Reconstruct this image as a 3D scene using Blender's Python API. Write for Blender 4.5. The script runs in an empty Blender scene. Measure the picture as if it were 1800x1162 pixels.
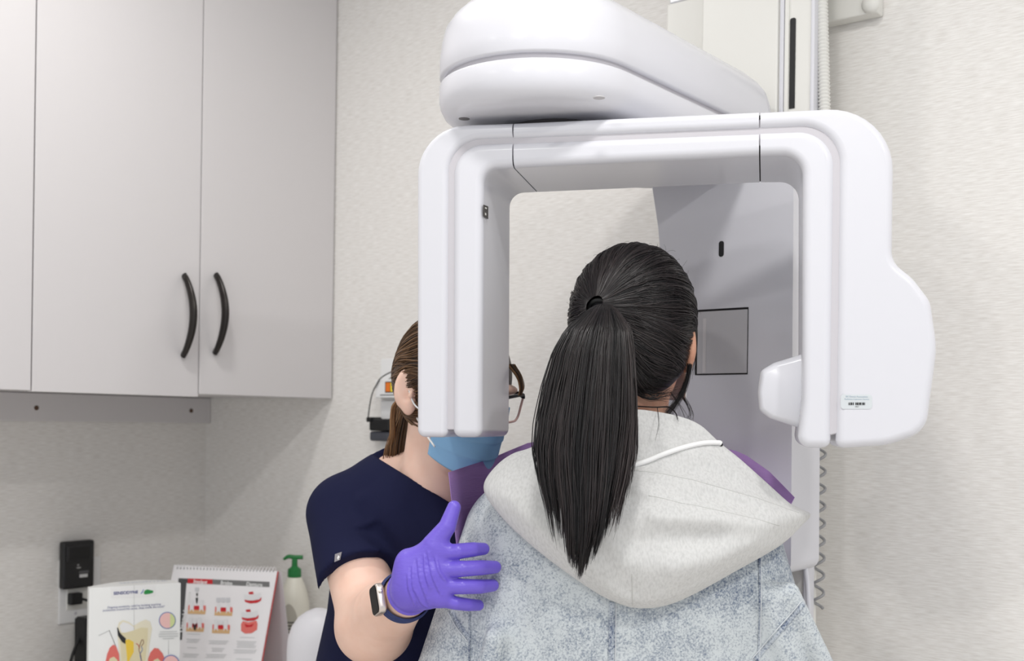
import bpy, bmesh, math, random
import numpy as np
from mathutils import Vector, Matrix, Euler
from mathutils.bvhtree import BVHTree

random.seed(7)
rng = np.random.default_rng(7)
scene = bpy.context.scene
COL = scene.collection

# ------------------------------------------------------------------ camera
F = 2000.0            # focal length in pixels of the 1800 x 1162 frame
HX, HY = 900.0, 745.0 # principal point (vertical shift: the horizon sits at y = 745)
ZC = 1.40             # camera height
ROLL = 0.014
cam_d = bpy.data.cameras.new('camera')
cam_d.sensor_width = 36.0
cam_d.lens = F / 1800.0 * 36.0
cam_d.shift_y = (HY - 581.0) / 1800.0
cam_d.clip_start = 0.05
cam_d.dof.use_dof = True
cam_d.dof.focus_distance = 1.60
cam_d.dof.aperture_fstop = 5.6
cam = bpy.data.objects.new('camera', cam_d)
COL.objects.link(cam)
cam.matrix_world = Matrix.Translation((0, 0, ZC)) @ Matrix.Rotation(math.pi / 2, 4, 'X') @ Matrix.Rotation(ROLL, 4, 'Z')
scene.camera = cam

# ------------------------------------------------------------------ world, view
world = bpy.data.worlds.new('world')
scene.world = world
world.use_nodes = True
world.node_tree.nodes['Background'].inputs[0].default_value = (0.93, 0.96, 1.0, 1)
world.node_tree.nodes['Background'].inputs[1].default_value = 0.85
scene.view_settings.view_transform = 'Standard'
scene.view_settings.look = 'None'
scene.view_settings.gamma = 1.0
scene.view_settings.use_curve_mapping = False
scene.view_settings.exposure = 0.0
scene.cycles.max_bounces = 7
scene.cycles.diffuse_bounces = 5
scene.cycles.glossy_bounces = 3
scene.cycles.transmission_bounces = 4
LAMP_W = 11.0          # watts of one ceiling downlight
CEIL = 2.62

# ------------------------------------------------------------------ frames
def ray(x, y):
    dx, dy = x - HX, HY - y
    c, s = math.cos(ROLL), math.sin(ROLL)
    return Vector(((dx * c - dy * s) / F, 1.0, (dx * s + dy * c) / F))
CAMP = Vector((0, 0, ZC))
def px(x, y, Y):
    return CAMP + ray(x, y) * Y
def pxpl(x, y, P0, N):
    r = ray(x, y)
    return CAMP + r * ((P0 - CAMP).dot(N) / r.dot(N))
UP = Vector((0, 0, 1))
WV = Vector((0.617, 0.787, 0)).normalized()   # runs along the cabinet wall, towards the corner
WU = Vector((WV.y, -WV.x, 0))                 # runs along the machine wall, away from the corner
CORNER = Vector((-0.858, 3.19, 0))
def wall(t, q, z):      # t along the machine wall, q out from it
    return CORNER + WU * t - WV * q + UP * z
def wallpx(x, y, q):    # pixel -> (t, z) on the plane q out from the machine wall
    p = pxpl(x, y, CORNER - WV * q, WV) - CORNER
    return p.dot(WU), p.z
def lwall(s, q, z):     # s back along the cabinet wall from the corner, q out from it
    return CORNER - WV * s + WU * q + UP * z
def lwallpx(x, y, q):
    p = pxpl(x, y, CORNER + WU * q, WU) - CORNER
    return -p.dot(WV), p.z

# ------------------------------------------------------------------ materials
def lin(c):
    return tuple((v / 255 / 12.92 if v / 255 <= 0.04045 else ((v / 255 + 0.055) / 1.055) ** 2.4) for v in c)
MATS = {}
def mat(name, rgb, rough=0.5, spec=0.5, metal=0.0, bump=None, var=None, coat=0.0, sss=0.0, sheen=0.0, alpha=None, trans=0.0):
    """bump = (scale xyz, strength, distance); var = (scale xyz, rgb2, lo, hi, detail)"""
    if name in MATS: return MATS[name]
    m = bpy.data.materials.new(name); m.use_nodes = True
    nt = m.node_tree; b = nt.nodes['Principled BSDF']
    b.inputs['Base Color'].default_value = (*lin(rgb), 1)
    b.inputs['Roughness'].default_value = rough
    b.inputs['Specular IOR Level'].default_value = spec
    b.inputs['Metallic'].default_value = metal
    b.inputs['Coat Weight'].default_value = coat
    b.inputs['Coat Roughness'].default_value = 0.12
    b.inputs['Sheen Weight'].default_value = sheen
    b.inputs['Transmission Weight'].default_value = trans
    if sss:
        b.inputs['Subsurface Weight'].default_value = sss
        b.inputs['Subsurface Radius'].default_value = (0.012, 0.005, 0.003)
        b.inputs['Subsurface Scale'].default_value = 1.0
    tc = None
    def noise(scale, detail):
        nonlocal tc
        tc = tc or nt.nodes.new('ShaderNodeTexCoord')
        mp = nt.nodes.new('ShaderNodeMapping'); mp.inputs['Scale'].default_value = scale
        nt.links.new(tc.outputs['Object'], mp.inputs[0])
        n = nt.nodes.new('ShaderNodeTexNoise'); n.inputs['Scale'].default_value = 1.0
        n.inputs['Detail'].default_value = detail
        nt.links.new(mp.outputs[0], n.inputs['Vector'])
        return n.outputs['Fac']
    if var:
        f = noise(var[0], var[4])
        r = nt.nodes.new('ShaderNodeMapRange'); r.inputs[1].default_value = var[2]; r.inputs[2].default_value = var[3]
        nt.links.new(f, r.inputs[0])
        mx = nt.nodes.new('ShaderNodeMix'); mx.data_type = 'RGBA'
        mx.inputs[6].default_value = (*lin(rgb), 1); mx.inputs[7].default_value = (*lin(var[1]), 1)
        nt.links.new(r.outputs[0], mx.inputs[0])
        nt.links.new(mx.outputs[2], b.inputs['Base Color'])
    if bump:
        f = noise(bump[0], 3)
        bp = nt.nodes.new('ShaderNodeBump'); bp.inputs['Strength'].default_value = bump[1]; bp.inputs['Distance'].default_value = bump[2]
        nt.links.new(f, bp.inputs['Height']); nt.links.new(bp.outputs[0], b.inputs['Normal'])
    MATS[name] = m
    return m
def emis(name, rgb, strength):
    m = bpy.data.materials.new(name); m.use_nodes = True
    b = m.node_tree.nodes['Principled BSDF']
    b.inputs['Emission Color'].default_value = (*lin(rgb), 1); b.inputs['Emission Strength'].default_value = strength
    return m

WALLP = mat('woven_wallpaper', (240, 238, 235), 0.75, 0.2, var=((40, 40, 520), (219, 215, 210), 0.36, 0.74, 4), bump=((60, 60, 900), 0.2, 0.0008))
WHITEP = mat('white_machine_plastic', (215, 215, 221), 0.25, 0.4, coat=0.1)
WHITEC = mat('white_core_plastic', (196, 193, 198), 0.45, 0.4)
IVORY = mat('ivory_plastic', (226, 225, 220), 0.4, 0.4)
CABW = mat('cabinet_laminate', (214, 211, 212), 0.45, 0.4, bump=((400, 400, 60), 0.05, 0.001))
DARK = mat('dark_gap', (28, 26, 28), 0.7, 0.2)
BRONZE = mat('dark_bronze', (44, 40, 38), 0.3, 0.6, metal=0.6)
BLACK = mat('black_plastic', (22, 22, 24), 0.45, 0.4)
WHITE = mat('plain_white', (236, 236, 236), 0.5, 0.3)
PAPER = mat('white_card', (240, 241, 240), 0.4, 0.4)
GREYP = mat('grey_print', (116, 116, 116), 0.5, 0.3)
CEILM = mat('ceiling_paint', (240, 240, 238), 0.8, 0.2)
FLOORM = mat('floor_vinyl', (238, 233, 226), 0.5, 0.4, var=((3, 3, 3), (228, 222, 214), 0.4, 0.6, 4))

def nmat_hair(name, dark, light, rough=0.38):
    m = bpy.data.materials.new(name); m.use_nodes = True
    nt = m.node_tree; b = nt.nodes['Principled BSDF']
    a = nt.nodes.new('ShaderNodeAttribute'); a.attribute_name = 'tone'
    mx = nt.nodes.new('ShaderNodeMix'); mx.data_type = 'RGBA'
    mx.inputs[6].default_value = (*lin(dark), 1); mx.inputs[7].default_value = (*lin(light), 1)
    nt.links.new(a.outputs['Fac'], mx.inputs[0]); nt.links.new(mx.outputs[2], b.inputs['Base Color'])
    b.inputs['Roughness'].default_value = rough; b.inputs['Specular IOR Level'].default_value = 0.45
    return m

# ------------------------------------------------------------------ object helpers
def link(o, parent=None):
    COL.objects.link(o)
    if parent is not None:
        o.parent = parent
        o.matrix_parent_inverse = Matrix.Translation(-parent_world(parent))
    return o
PW = {}
def parent_world(o):
    return PW.get(o.name, Vector((0, 0, 0)))
def tag(o, label, cat, group=None):
    o['label'] = label; o['category'] = cat
    if group: o['group'] = group
    return o
def struct(o):
    o['kind'] = 'structure'; return o
def empty(name, loc, label, cat, group=None):
    e = bpy.data.objects.new(name, None); e.location = loc; e.empty_display_size = 0.05
    COL.objects.link(e); PW[e.name] = Vector(loc)
    return tag(e, label, cat, group)
def meshobj(name, me, m, parent=None, smooth=None, bevel=None, segs=3):
    """all meshes hold world coordinates"""
    me.materials.append(m)
    if smooth is not None:
        me.shade_smooth()
        if smooth < 180: me.set_sharp_from_angle(angle=math.radians(smooth))
    o = bpy.data.objects.new(name, me)
    link(o, parent)
    if bevel:
        md = o.modifiers.new('bevel', 'BEVEL'); md.width = bevel; md.segments = segs
        md.limit_method = 'ANGLE'; md.angle_limit = math.radians(40); md.harden_normals = True
    return o
def pyd(name, verts, faces):
    me = bpy.data.meshes.new(name); me.from_pydata([tuple(v) for v in verts], [], faces); me.update()
    bm = bmesh.new(); bm.from_mesh(me); bmesh.ops.recalc_face_normals(bm, faces=bm.faces); bm.to_mesh(me); bm.free()
    return me
def npmesh(name, V, Q):
    V = np.asarray(V, np.float32); Q = np.asarray(Q, np.int32)
    me = bpy.data.meshes.new(name)
    k = Q.shape[1]
    me.vertices.add(len(V)); me.vertices.foreach_set('co', V.ravel())
    me.loops.add(Q.size); me.loops.foreach_set('vertex_index', Q.ravel())
    me.polygons.add(len(Q)); me.polygons.foreach_set('loop_start', np.arange(0, Q.size, k, dtype=np.int32))
    me.polygons.foreach_set('loop_total', np.full(len(Q), k, np.int32))
    me.update(calc_edges=True); me.validate()
    return me
def prism(name, pts, vec, m, parent=None, bevel=None, segs=3, smooth=35):
    """polygon pts (3-D, coplanar) extruded by vec"""
    n = len(pts); V = [Vector(p) for p in pts] + [Vector(p) + vec for p in pts]
    fs = [list(range(n)), list(range(2 * n - 1, n - 1, -1))] + [[i, (i + 1) % n, n + (i + 1) % n, n + i] for i in range(n)]
    return meshobj(name, pyd(name, V, fs), m, parent, smooth, bevel, segs)
def obox(name, o, ex, ey, ez, m, parent=None, bevel=None, segs=3):
    """box from corner o with three edge vectors"""
    return prism(name, [o, o + ex, o + ex + ey, o + ey], ez, m, parent, bevel, segs)
def rounded(corners, seg=10):
    """2-D polygon with a radius per corner -> points"""
    out = []; n = len(corners)
    for i, c in enumerate(corners):
        p = Vector(c[:2]); r = c[2] if len(c) > 2 else 0
        if r <= 0: out.append(p); continue
        a = Vector(corners[i - 1][:2]) - p; b = Vector(corners[(i + 1) % n][:2]) - p
        la, lb = a.length, b.length; a.normalize(); b.normalize()
        ang = a.angle(b); d = min(r / math.tan(ang / 2), la * 0.499, lb * 0.499); rr = d * math.tan(ang / 2)
        cen = p + (a + b).normalized() * (rr / math.sin(ang / 2))
        s = p + a * d - cen; e = p + b * d - cen
        a0 = math.atan2(s.y, s.x); da = math.atan2(e.y, e.x) - a0
        while da > math.pi: da -= 2 * math.pi
        while da < -math.pi: da += 2 * math.pi
        for k in range(seg + 1):
            t = a0 + da * k / seg
            out.append(cen + Vector((math.cos(t), math.sin(t))) * rr)
    return out
def tube(name, pts, r, m, parent=None, seg=8, closed=False, flat=1.0, smooth=180):
    """tube through points; r may be a list"""
    pts = [Vector(p) for p in pts]; n = len(pts)
    rs = r if isinstance(r, (list, tuple)) else [r] * n
    V = []; fs = []; prev = None
    for i, p in enumerate(pts):
        if closed: t = pts[(i + 1) % n] - pts[i - 1]
        else: t = pts[min(i + 1, n - 1)] - pts[max(i - 1, 0)]
        t.normalize()
        if prev is None:
            nn = t.cross(UP)
            if nn.length < 1e-3: nn = t.cross(Vector((1, 0, 0)))
        else: nn = prev - t * prev.dot(t)
        nn.normalize(); prev = nn; bb = t.cross(nn)
        for k in range(seg):
            a = 2 * math.pi * k / seg
            V.append(p + nn * math.cos(a) * rs[i] + bb * math.sin(a) * rs[i] * flat)
    for i in range(n if closed else n - 1):
        for k in range(seg):
            j = (i + 1) % n
            fs.append([i * seg + k, i * seg + (k + 1) % seg, j * seg + (k + 1) % seg, j * seg + k])
    if not closed:
        fs.append(list(range(seg))); fs.append([(n - 1) * seg + k for k in range(seg)])
    return meshobj(name, pyd(name, V, fs), m, parent, smooth)
def loft(name, rings, m, parent=None, cap=True, smooth=50):
    n = len(rings[0]); V = [v for r in rings for v in r]; fs = []
    for i in range(len(rings) - 1):
        for k in range(n):
            fs.append([i * n + k, i * n + (k + 1) % n, (i + 1) * n + (k + 1) % n, (i + 1) * n + k])
    if cap: fs.append(list(range(n))); fs.append([(len(rings) - 1) * n + k for k in range(n)])
    return meshobj(name, pyd(name, V, fs), m, parent, smooth)
def lathe(name, c, axis, prof, m, parent=None, seg=24, smooth=40, e1=None, sx=1.0):
    """prof: (radius, height along axis)"""
    axis = Vector(axis).normalized()
    e1 = Vector(e1) if e1 else axis.cross(Vector((0.3, 1, 0.1)))
    e1 = (e1 - axis * e1.dot(axis)).normalized(); e2 = axis.cross(e1)
    rings = [[Vector(c) + axis * h + (e1 * math.cos(2 * math.pi * k / seg) + e2 * math.sin(2 * math.pi * k / seg) * sx) * r for k in range(seg)] for r, h in prof]
    return loft(name, rings, m, parent, True, smooth)
def spline(pts, n):
    """Catmull-Rom through pts, n samples"""
    P = [Vector(p) for p in pts]; P = [P[0] * 2 - P[1]] + P + [P[-1] * 2 - P[-2]]
    out = []; k = len(P) - 3
    for i in range(n):
        u = i / (n - 1) * k; j = min(int(u), k - 1); t = u - j
        a, b, c, d = P[j:j + 4]
        out.append(0.5 * ((2 * b) + (c - a) * t + (2 * a - 5 * b + 4 * c - d) * t * t + (3 * b - a - 3 * c + d) * t ** 3))
    return out
def text(name, s, size, o, ex, ey, m, parent, align='LEFT', bold=0.0, lift=0.0006):
    cu = bpy.data.curves.new('t', 'FONT'); cu.body = s; cu.size = size; cu.align_x = align; cu.offset = bold; cu.resolution_u = 3
    ob = bpy.data.objects.new('t', cu); COL.objects.link(ob)
    bpy.context.view_layer.update()
    me = bpy.data.meshes.new_from_object(ob.evaluated_get(bpy.context.evaluated_depsgraph_get()))
    bpy.data.objects.remove(ob); bpy.data.curves.remove(cu)
    ex = ex.normalized(); ey = ey.normalized(); ez = ex.cross(ey)
    M = Matrix(((ex.x, ey.x, ez.x, 0), (ex.y, ey.y, ez.y, 0), (ex.z, ey.z, ez.z, 0), (0, 0, 0, 1)))
    me.transform(Matrix.Translation(o + ez * lift) @ M)
    me.materials.clear()
    return meshobj(name, me, m, parent)

# ------------------------------------------------------------------ implicit bodies
class SDF:
    def __init__(s, lo, hi, res):
        s.lo = np.array(lo, np.float32); s.res = res
        s.n = np.ceil((np.array(hi) - s.lo) / res).astype(int) + 1
        s.f = np.full(s.n, 0.2, np.float32)
        s.ax = [s.lo[i] + np.arange(s.n[i], dtype=np.float32) * res for i in range(3)]
    def _box(s, lo, hi):
        a = np.clip(np.floor((np.array(lo) - s.lo) / s.res).astype(int), 0, s.n - 1)
        b = np.clip(np.ceil((np.array(hi) - s.lo) / s.res).astype(int) + 1, 1, s.n)
        sl = tuple(slice(a[i], max(b[i], a[i] + 1)) for i in range(3))
        X, Y, Z = np.meshgrid(s.ax[0][sl[0]], s.ax[1][sl[1]], s.ax[2][sl[2]], indexing='ij', sparse=True)
        return sl, X, Y, Z
    def put(s, sl, d, k, sub=False):
        g = s.f[sl]
        if sub:
            d = -d
            if k <= 0: s.f[sl] = np.maximum(g, d); return
            h = np.clip(0.5 - 0.5 * (g - d) / k, 0, 1)
            s.f[sl] = g * (1 - h) + d * h + k * h * (1 - h)
        else:
            if k <= 0: s.f[sl] = np.minimum(g, d); return
            h = np.clip(0.5 + 0.5 * (g - d) / k, 0, 1)
            s.f[sl] = g * (1 - h) + d * h - k * h * (1 - h)
    def cone(s, a, b, ra, rb, k=0.01, sub=False):
        a = np.array(a, np.float32); b = np.array(b, np.float32); R = max(ra, rb) + k * 2 + 0.02
        sl, X, Y, Z = s._box(np.minimum(a, b) - R, np.maximum(a, b) + R)
        d = b - a; L = max(float(d @ d), 1e-9)
        t = np.clip(((X - a[0]) * d[0] + (Y - a[1]) * d[1] + (Z - a[2]) * d[2]) / L, 0, 1)
        dist = np.sqrt((X - a[0] - t * d[0]) ** 2 + (Y - a[1] - t * d[1]) ** 2 + (Z - a[2] - t * d[2]) ** 2) - (ra + (rb - ra) * t)
        s.put(sl, dist, k, sub); return s
    def chain(s, pts, rs, k=0.01, sub=False):
        P = [np.array(p, np.float32) for p in pts]; R = max(rs) + 2 * k + 0.02
        sl, X, Y, Z = s._box(np.min(P, axis=0) - R, np.max(P, axis=0) + R); best = None
        for i in range(len(P) - 1):
            a, b = P[i], P[i + 1]; d = b - a; L = max(float(d @ d), 1e-9)
            t = np.clip(((X - a[0]) * d[0] + (Y - a[1]) * d[1] + (Z - a[2]) * d[2]) / L, 0, 1)
            dist = np.sqrt((X - a[0] - t * d[0]) ** 2 + (Y - a[1] - t * d[1]) ** 2 + (Z - a[2] - t * d[2]) ** 2) - (rs[i] + (rs[i + 1] - rs[i]) * t)
            best = dist if best is None else np.minimum(best, dist)
        s.put(sl, best, k, sub)
        return s
    def ell(s, c, r, R=None, k=0.01, sub=False):
        c = np.array(c, np.float32); r = np.array(r, np.float32); M = r.max() + 2 * k + 0.02
        sl, X, Y, Z = s._box(c - M, c + M)
        x, y, z = X - c[0], Y - c[1], Z - c[2]
        if R is not None:
            x, y, z = (x * R[0][i] + y * R[1][i] + z * R[2][i] for i in range(3))
        k0 = np.sqrt((x / r[0]) ** 2 + (y / r[1]) ** 2 + (z / r[2]) ** 2) + 1e-6
        k1 = np.sqrt((x / r[0] ** 2) ** 2 + (y / r[1] ** 2) ** 2 + (z / r[2] ** 2) ** 2) + 1e-6
        s.put(sl, k0 * (k0 - 1) / k1, k, sub); return s
    def tloft(s, prof, e=2.4, yaw=0.0, k=0.02):
        """vertical trunk; prof rows: z, cx, cy, half width, half depth"""
        P = np.array(prof, np.float32); M = P[:, 3:].max() + 0.1
        sl, X, Y, Z = s._box([P[:, 1].min() - M, P[:, 2].min() - M, P[0, 0] - 0.03], [P[:, 1].max() + M, P[:, 2].max() + M, P[-1, 0] + 0.03])
        z = Z.ravel(); it = [np.interp(z, P[:, 0], P[:, i])[None, None, :] for i in range(1, 5)]
        c, sn = math.cos(yaw), math.sin(yaw)
        x = X - it[0]; y = Y - it[1]; xr = x * c + y * sn; yr = -x * sn + y * c
        q = (np.abs(xr / it[2]) ** e + np.abs(yr / it[3]) ** e) ** (1 / e)
        d = (q - 1) * np.minimum(it[2], it[3])
        d = np.maximum(d, np.maximum(P[0, 0] - Z, Z - P[-1, 0]))
        s.put(sl, d.astype(np.float32), k); return s
    def mesh(s, name):
        f = s.f; f[0], f[-1] = 0.2, 0.2; f[:, 0], f[:, -1] = 0.2, 0.2; f[:, :, 0], f[:, :, -1] = 0.2, 0.2
        ins = f < 0; nx, ny, nz = f.shape
        cnt = np.zeros((nx - 1, ny - 1, nz - 1), np.int8)
        corners = [(i, j, k) for i in (0, 1) for j in (0, 1) for k in (0, 1)]
        for i, j, k in corners: cnt += ins[i:nx - 1 + i, j:ny - 1 + j, k:nz - 1 + k]
        act = np.argwhere((cnt > 0) & (cnt < 8))
        vid = np.full(cnt.shape, -1, np.int32); vid[tuple(act.T)] = np.arange(len(act))
        cv = np.stack([f[act[:, 0] + i, act[:, 1] + j, act[:, 2] + k] for i, j, k in corners], 1)
        acc = np.zeros((len(act), 3)); w = np.zeros(len(act))
        for a in range(8):
            for b in range(a + 1, 8):
                ca, cb = np.array(corners[a]), np.array(corners[b])
                if abs(ca - cb).sum() != 1: continue
                va, vb = cv[:, a], cv[:, b]; m = (va < 0) != (vb < 0)
                t = np.where(m, va / np.where(m, va - vb, 1), 0)
                acc += m[:, None] * (ca + t[:, None] * (cb - ca)); w += m
        V = s.lo + (act + acc / w[:, None]) * s.res
        quads = []
        for ax in range(3):
            A = [slice(1, -1)] * 3; A[ax] = slice(0, -1); B = list(A); B[ax] = slice(1, None)
            sa, sb = ins[tuple(A)], ins[tuple(B)]
            e = np.argwhere(sa != sb)
            if not len(e): continue
            flip = sa[tuple(e.T)]
            off = np.ones(3, int); off[ax] = 0
            e = e + off
            u, v = [(1, 2), (2, 0), (0, 1)][ax]
            du = np.zeros(3, int); du[u] = 1; dv = np.zeros(3, int); dv[v] = 1
            q = np.stack([vid[tuple((e - du - dv).T)], vid[tuple((e - dv).T)], vid[tuple(e.T)], vid[tuple((e - du).T)]], 1)
            q[~flip] = q[~flip][:, ::-1]
            quads.append(q)
        return npmesh(name, V, np.concatenate(quads))

def head_sdf(S, c, R, sc=1.0, ears=True, eo=0.0):
    """R: columns right, forward, up. c: centre of the head"""
    Rm = np.array(R)
    def w(x, y, z): return np.array(c) + Rm @ (np.array([x, y, z]) * sc)
    def e(p, r, k=0.012, sub=False, Rl=None):
        S.ell(w(*p), np.array(r) * sc, Rm if Rl is None else Rm @ Rl, k, sub)
    e((0, -0.012, 0.022), (0.075, 0.096, 0.088), 0.01)
    e((0, 0.03, -0.035), (0.060, 0.062, 0.072), 0.03)
    e((0, 0.058, -0.092), (0.028, 0.026, 0.02), 0.03)
    for s in (-1, 1):
        e((s * 0.036, 0.062, -0.026), (0.027, 0.024, 0.022), 0.02)
        e((s * 0.03, 0.082, 0.024), (0.028, 0.012, 0.009), 0.014)
        e((s * 0.032, 0.096, 0.004), (0.017, 0.014, 0.011), 0.01, True)
    S.cone(w(0, 0.09, 0.006), w(0, 0.108, -0.03), 0.008 * sc, 0.013 * sc, 0.012)
    for s in (-1, 1): e((s * 0.011, 0.098, -0.034), (0.009, 0.01, 0.007), 0.006)
    e((0, 0.088, -0.06), (0.022, 0.009, 0.0055), 0.005)
    e((0, 0.087, -0.071), (0.019, 0.010, 0.006), 0.005)
    e((0, 0.099, -0.0655), (0.024, 0.006, 0.0015), 0.002, True)
    if ears:
        for s in (-1, 1):
            a = s * 0.45
            Rl = np.array([[math.cos(a), -math.sin(a), 0], [math.sin(a), math.cos(a), 0], [0, 0, 1]])
            e((s * (eo + 0.080), -0.016, -0.004), (0.010, 0.020, 0.033), 0.006, False, Rl)
            e((s * (eo + 0.0765), -0.006, -0.030), (0.008, 0.011, 0.014), 0.006, False, Rl)
            e((s * (eo + 0.091), -0.010, 0.004), (0.007, 0.012, 0.020), 0.004, True, Rl)
            e((s * (eo + 0.088), -0.004, -0.012), (0.010, 0.008, 0.010), 0.004, True, Rl)
            e((s * (eo + 0.083), 0.002, -0.010), (0.005, 0.004, 0.007), 0.003, False, Rl)
    return w

def strands(name, paths, rad, m, parent, tone, sides=3):
    """paths N x M x 3; rad N x M ; tone N x M"""
    P = np.asarray(paths, np.float64); N, M, _ = P.shape
    T = np.gradient(P, axis=1); T /= np.linalg.norm(T, axis=2, keepdims=True) + 1e-9
    ref = rng.normal(size=(N, 1, 3)); A = np.cross(T, ref); A /= np.linalg.norm(A, axis=2, keepdims=True) + 1e-9
    B = np.cross(T, A)
    rings = np.stack([P + (A * math.cos(2 * math.pi * k / sides) + B * math.sin(2 * math.pi * k / sides)) * rad[..., None] for k in range(sides)], 2)
    V = rings.reshape(-1, 3)
    base = (np.arange(N)[:, None] * M + np.arange(M - 1)[None, :]).ravel() * sides
    Q = np.concatenate([np.stack([base + k, base + (k + 1) % sides, base + sides + (k + 1) % sides, base + sides + k], 1) for k in range(sides)])
    me = npmesh(name, V, Q)
    at = me.attributes.new('tone', 'FLOAT', 'POINT')
    at.data.foreach_set('value', np.repeat(tone.reshape(-1), sides).astype(np.float32))
    return meshobj(name, me, m, parent, 180)

# ================================================================== THE ROOM
RU, RQ = 4.6, 3.6      # extent along the machine wall and away from it
def wallslab(name, a, b, thick, z0, z1, m):
    """slab whose room face runs a->b; thick is a vector pointing away from the room. Built in its own frame so the weave follows the wall"""
    d = b - a; L = d.length; ex = d.normalized(); ez = UP; ey = thick.normalized(); th = thick.length
    V = [Vector((x, y, z)) for z in (z0, z1) for (x, y) in ((0, 0), (L, 0), (L, th), (0, th))]
    me = pyd(name, V, [[0, 1, 2, 3], [4, 5, 6, 7], [0, 1, 5, 4], [1, 2, 6, 5], [2, 3, 7, 6], [3, 0, 4, 7]])
    me.materials.append(m); o = bpy.data.objects.new(name, me); COL.objects.link(o)
    o.matrix_world = Matrix(((ex.x, ey.x, 0, a.x), (ex.y, ey.y, 0, a.y), (0, 0, 1, 0), (0, 0, 0, 1)))
    return struct(o)
c00, c10, c01, c11 = wall(0, 0, 0), wall(RU, 0, 0), wall(0, RQ, 0), wall(RU, RQ, 0)
wallslab('wall_right', c00, c10, WV * 0.1, 0, CEIL, WALLP)
wallslab('wall_left', c01, c00, -WU * 0.1, 0, CEIL, WALLP)
# walls behind the camera are left out so even world light fills the room
struct(obox('floor', wall(-0.1, -0.1, -0.1), WU * (RU + 0.2), -WV * (RQ + 0.2), UP * 0.1, FLOORM))
struct(obox('ceiling', wall(-0.1, -0.1, CEIL), WU * (RU + 0.2), -WV * (RQ + 0.2), UP * 0.1, CEILM))

# ceiling downlights
LED = emis('lit_lens', (255, 250, 244), 14.0)
def downlight(t, q, where, power=1.0):
    p = wall(t, q, CEIL)
    e = empty('ceiling_downlight', p, 'round recessed ceiling downlight with white ring ' + where, 'ceiling light', 'ceiling downlights')
    lathe('trim_ring', p, -UP, [(0.085, 0.0), (0.105, 0.0), (0.105, 0.006), (0.085, 0.008)], WHITE, e, 32)
    lathe('lens', p, -UP, [(0.084, 0.0), (0.084, 0.004)], LED, e, 32)
    ld = bpy.data.lights.new('downlight_lamp', 'AREA'); ld.shape = 'DISK'; ld.size = 0.17; ld.energy = LAMP_W * power; ld.color = (1.0, 0.985, 0.965)
    lo = bpy.data.objects.new('downlight_lamp', ld); link(lo, e); lo.matrix_parent_inverse = Matrix(); lo.location = (0, 0, -0.012)
LIGHTS = [(1.05, 0.95, 'nearest the wall cabinets and machine wall', 0.55), (2.12, 1.25, 'above the standing person', 0.75), (3.3, 1.15, 'far along the machine wall', 1.3),
          (1.05, 2.75, 'nearest the cabinets and the wall behind', 0.3), (2.12, 2.75, 'in the middle of the rear row', 1.05), (3.3, 2.75, 'far end of the rear row', 0.6)]
for l in LIGHTS: downlight(*l)

# ================================================================== CABINETS ON THE LEFT WALL
CD = 0.515                                  # front of the doors, out from the wall
def lrow(x, y): return lwallpx(x, y, CD)
s_end = 0.004
s_mid, _ = lrow(354, 350); s_l, _ = lrow(60, 350)
_, zb_r = lrow(470, 697); _, zb_m = lrow(200, 693)
zb_l = zb_m + 0.002
ZT = 2.55
zb_body = max(zb_r, zb_m) + 0.004
def cab(name, s0, s1, label, grp):
    e = empty(name, lwall((s0 + s1) / 2, CD / 2, zb_body), label, 'cabinet', grp)
    obox('body', lwall(s0 + 0.001, 0.002, zb_body), -WV * (s1 - s0 - 0.002), WU * (CD - 0.024), UP * (ZT - zb_body), CABW, e, 0.001)
    return e
def cdoor(e, s0, s1, z0):
    return obox('door', lwall(s0, CD - 0.02, z0), -WV * (s1 - s0), WU * 0.02, UP * (ZT - z0), CABW, e, 0.0015)
def chandle(d, x0, y0, x1, y1, bow):
    s0, z0 = lrow(x0, y0); s1, z1 = lrow(x1, y1); s0 = s1 = (s0 + s1) / 2
    pts = []; rs = []
    for i in range(21):
        t = i / 20; b = math.sin(math.pi * t) ** 0.8
        pts.append(lwall(s0, CD + 0.003 + bow * b, z0 + (z1 - z0) * t)); rs.append(0.0052 + 0.0022 * math.sin(math.pi * t))
    o = tube('handle', pts, rs, BRONZE, None, 10, flat=1.5)
    o.parent = d; o.matrix_parent_inverse = (Matrix.Translation(parent_world(d.parent))) @ Matrix.Translation(-parent_world(d.parent)); return o
e = cab('wall_cabinet', s_end, s_l - 0.0015, 'white wall cabinet with two doors and arched dark handles', 'white wall cabinets')
d1 = cdoor(e, s_end, s_mid - 0.0015, zb_r); chandle(d1, 378, 483, 376, 621, 0.036)
d2 = cdoor(e, s_mid + 0.0015, s_l - 0.0015, zb_m); chandle(d2, 322, 484, 320, 626, 0.036)
e = cab('wall_cabinet', s_l + 0.0015, s_l + 0.98, 'white wall cabinet cut off by the picture edge, no handle in view', 'white wall cabinets')
cdoor(e, s_l + 0.0015, s_l + 0.49, zb_l); cdoor(e, s_l + 0.493, s_l + 0.98, zb_l)
# hanging rail under the cabinets
_, zr = lwallpx(200, 742, 0.02)
e = empty('mounting_rail', lwall(0.5, 0.01, zr), 'white wooden mounting rail with two screws under the wall cabinets', 'rail')
obox('rail_board', lwall(0.0, 0.001, zr), -WV * 1.9, WU * 0.02, UP * (zb_body - zr - 0.001), CABW, e, 0.003)
for x, y in ((64, 717), (336, 722)):
    s, z = lwallpx(x, y, 0.021)
    lathe('screw', lwall(s, 0.020, z), WU, [(0.006, 0), (0.006, 0.002), (0.003, 0.003)], mat('screw_brown', (96, 74, 60), 0.5, metal=0.5), e, 12)
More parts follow.
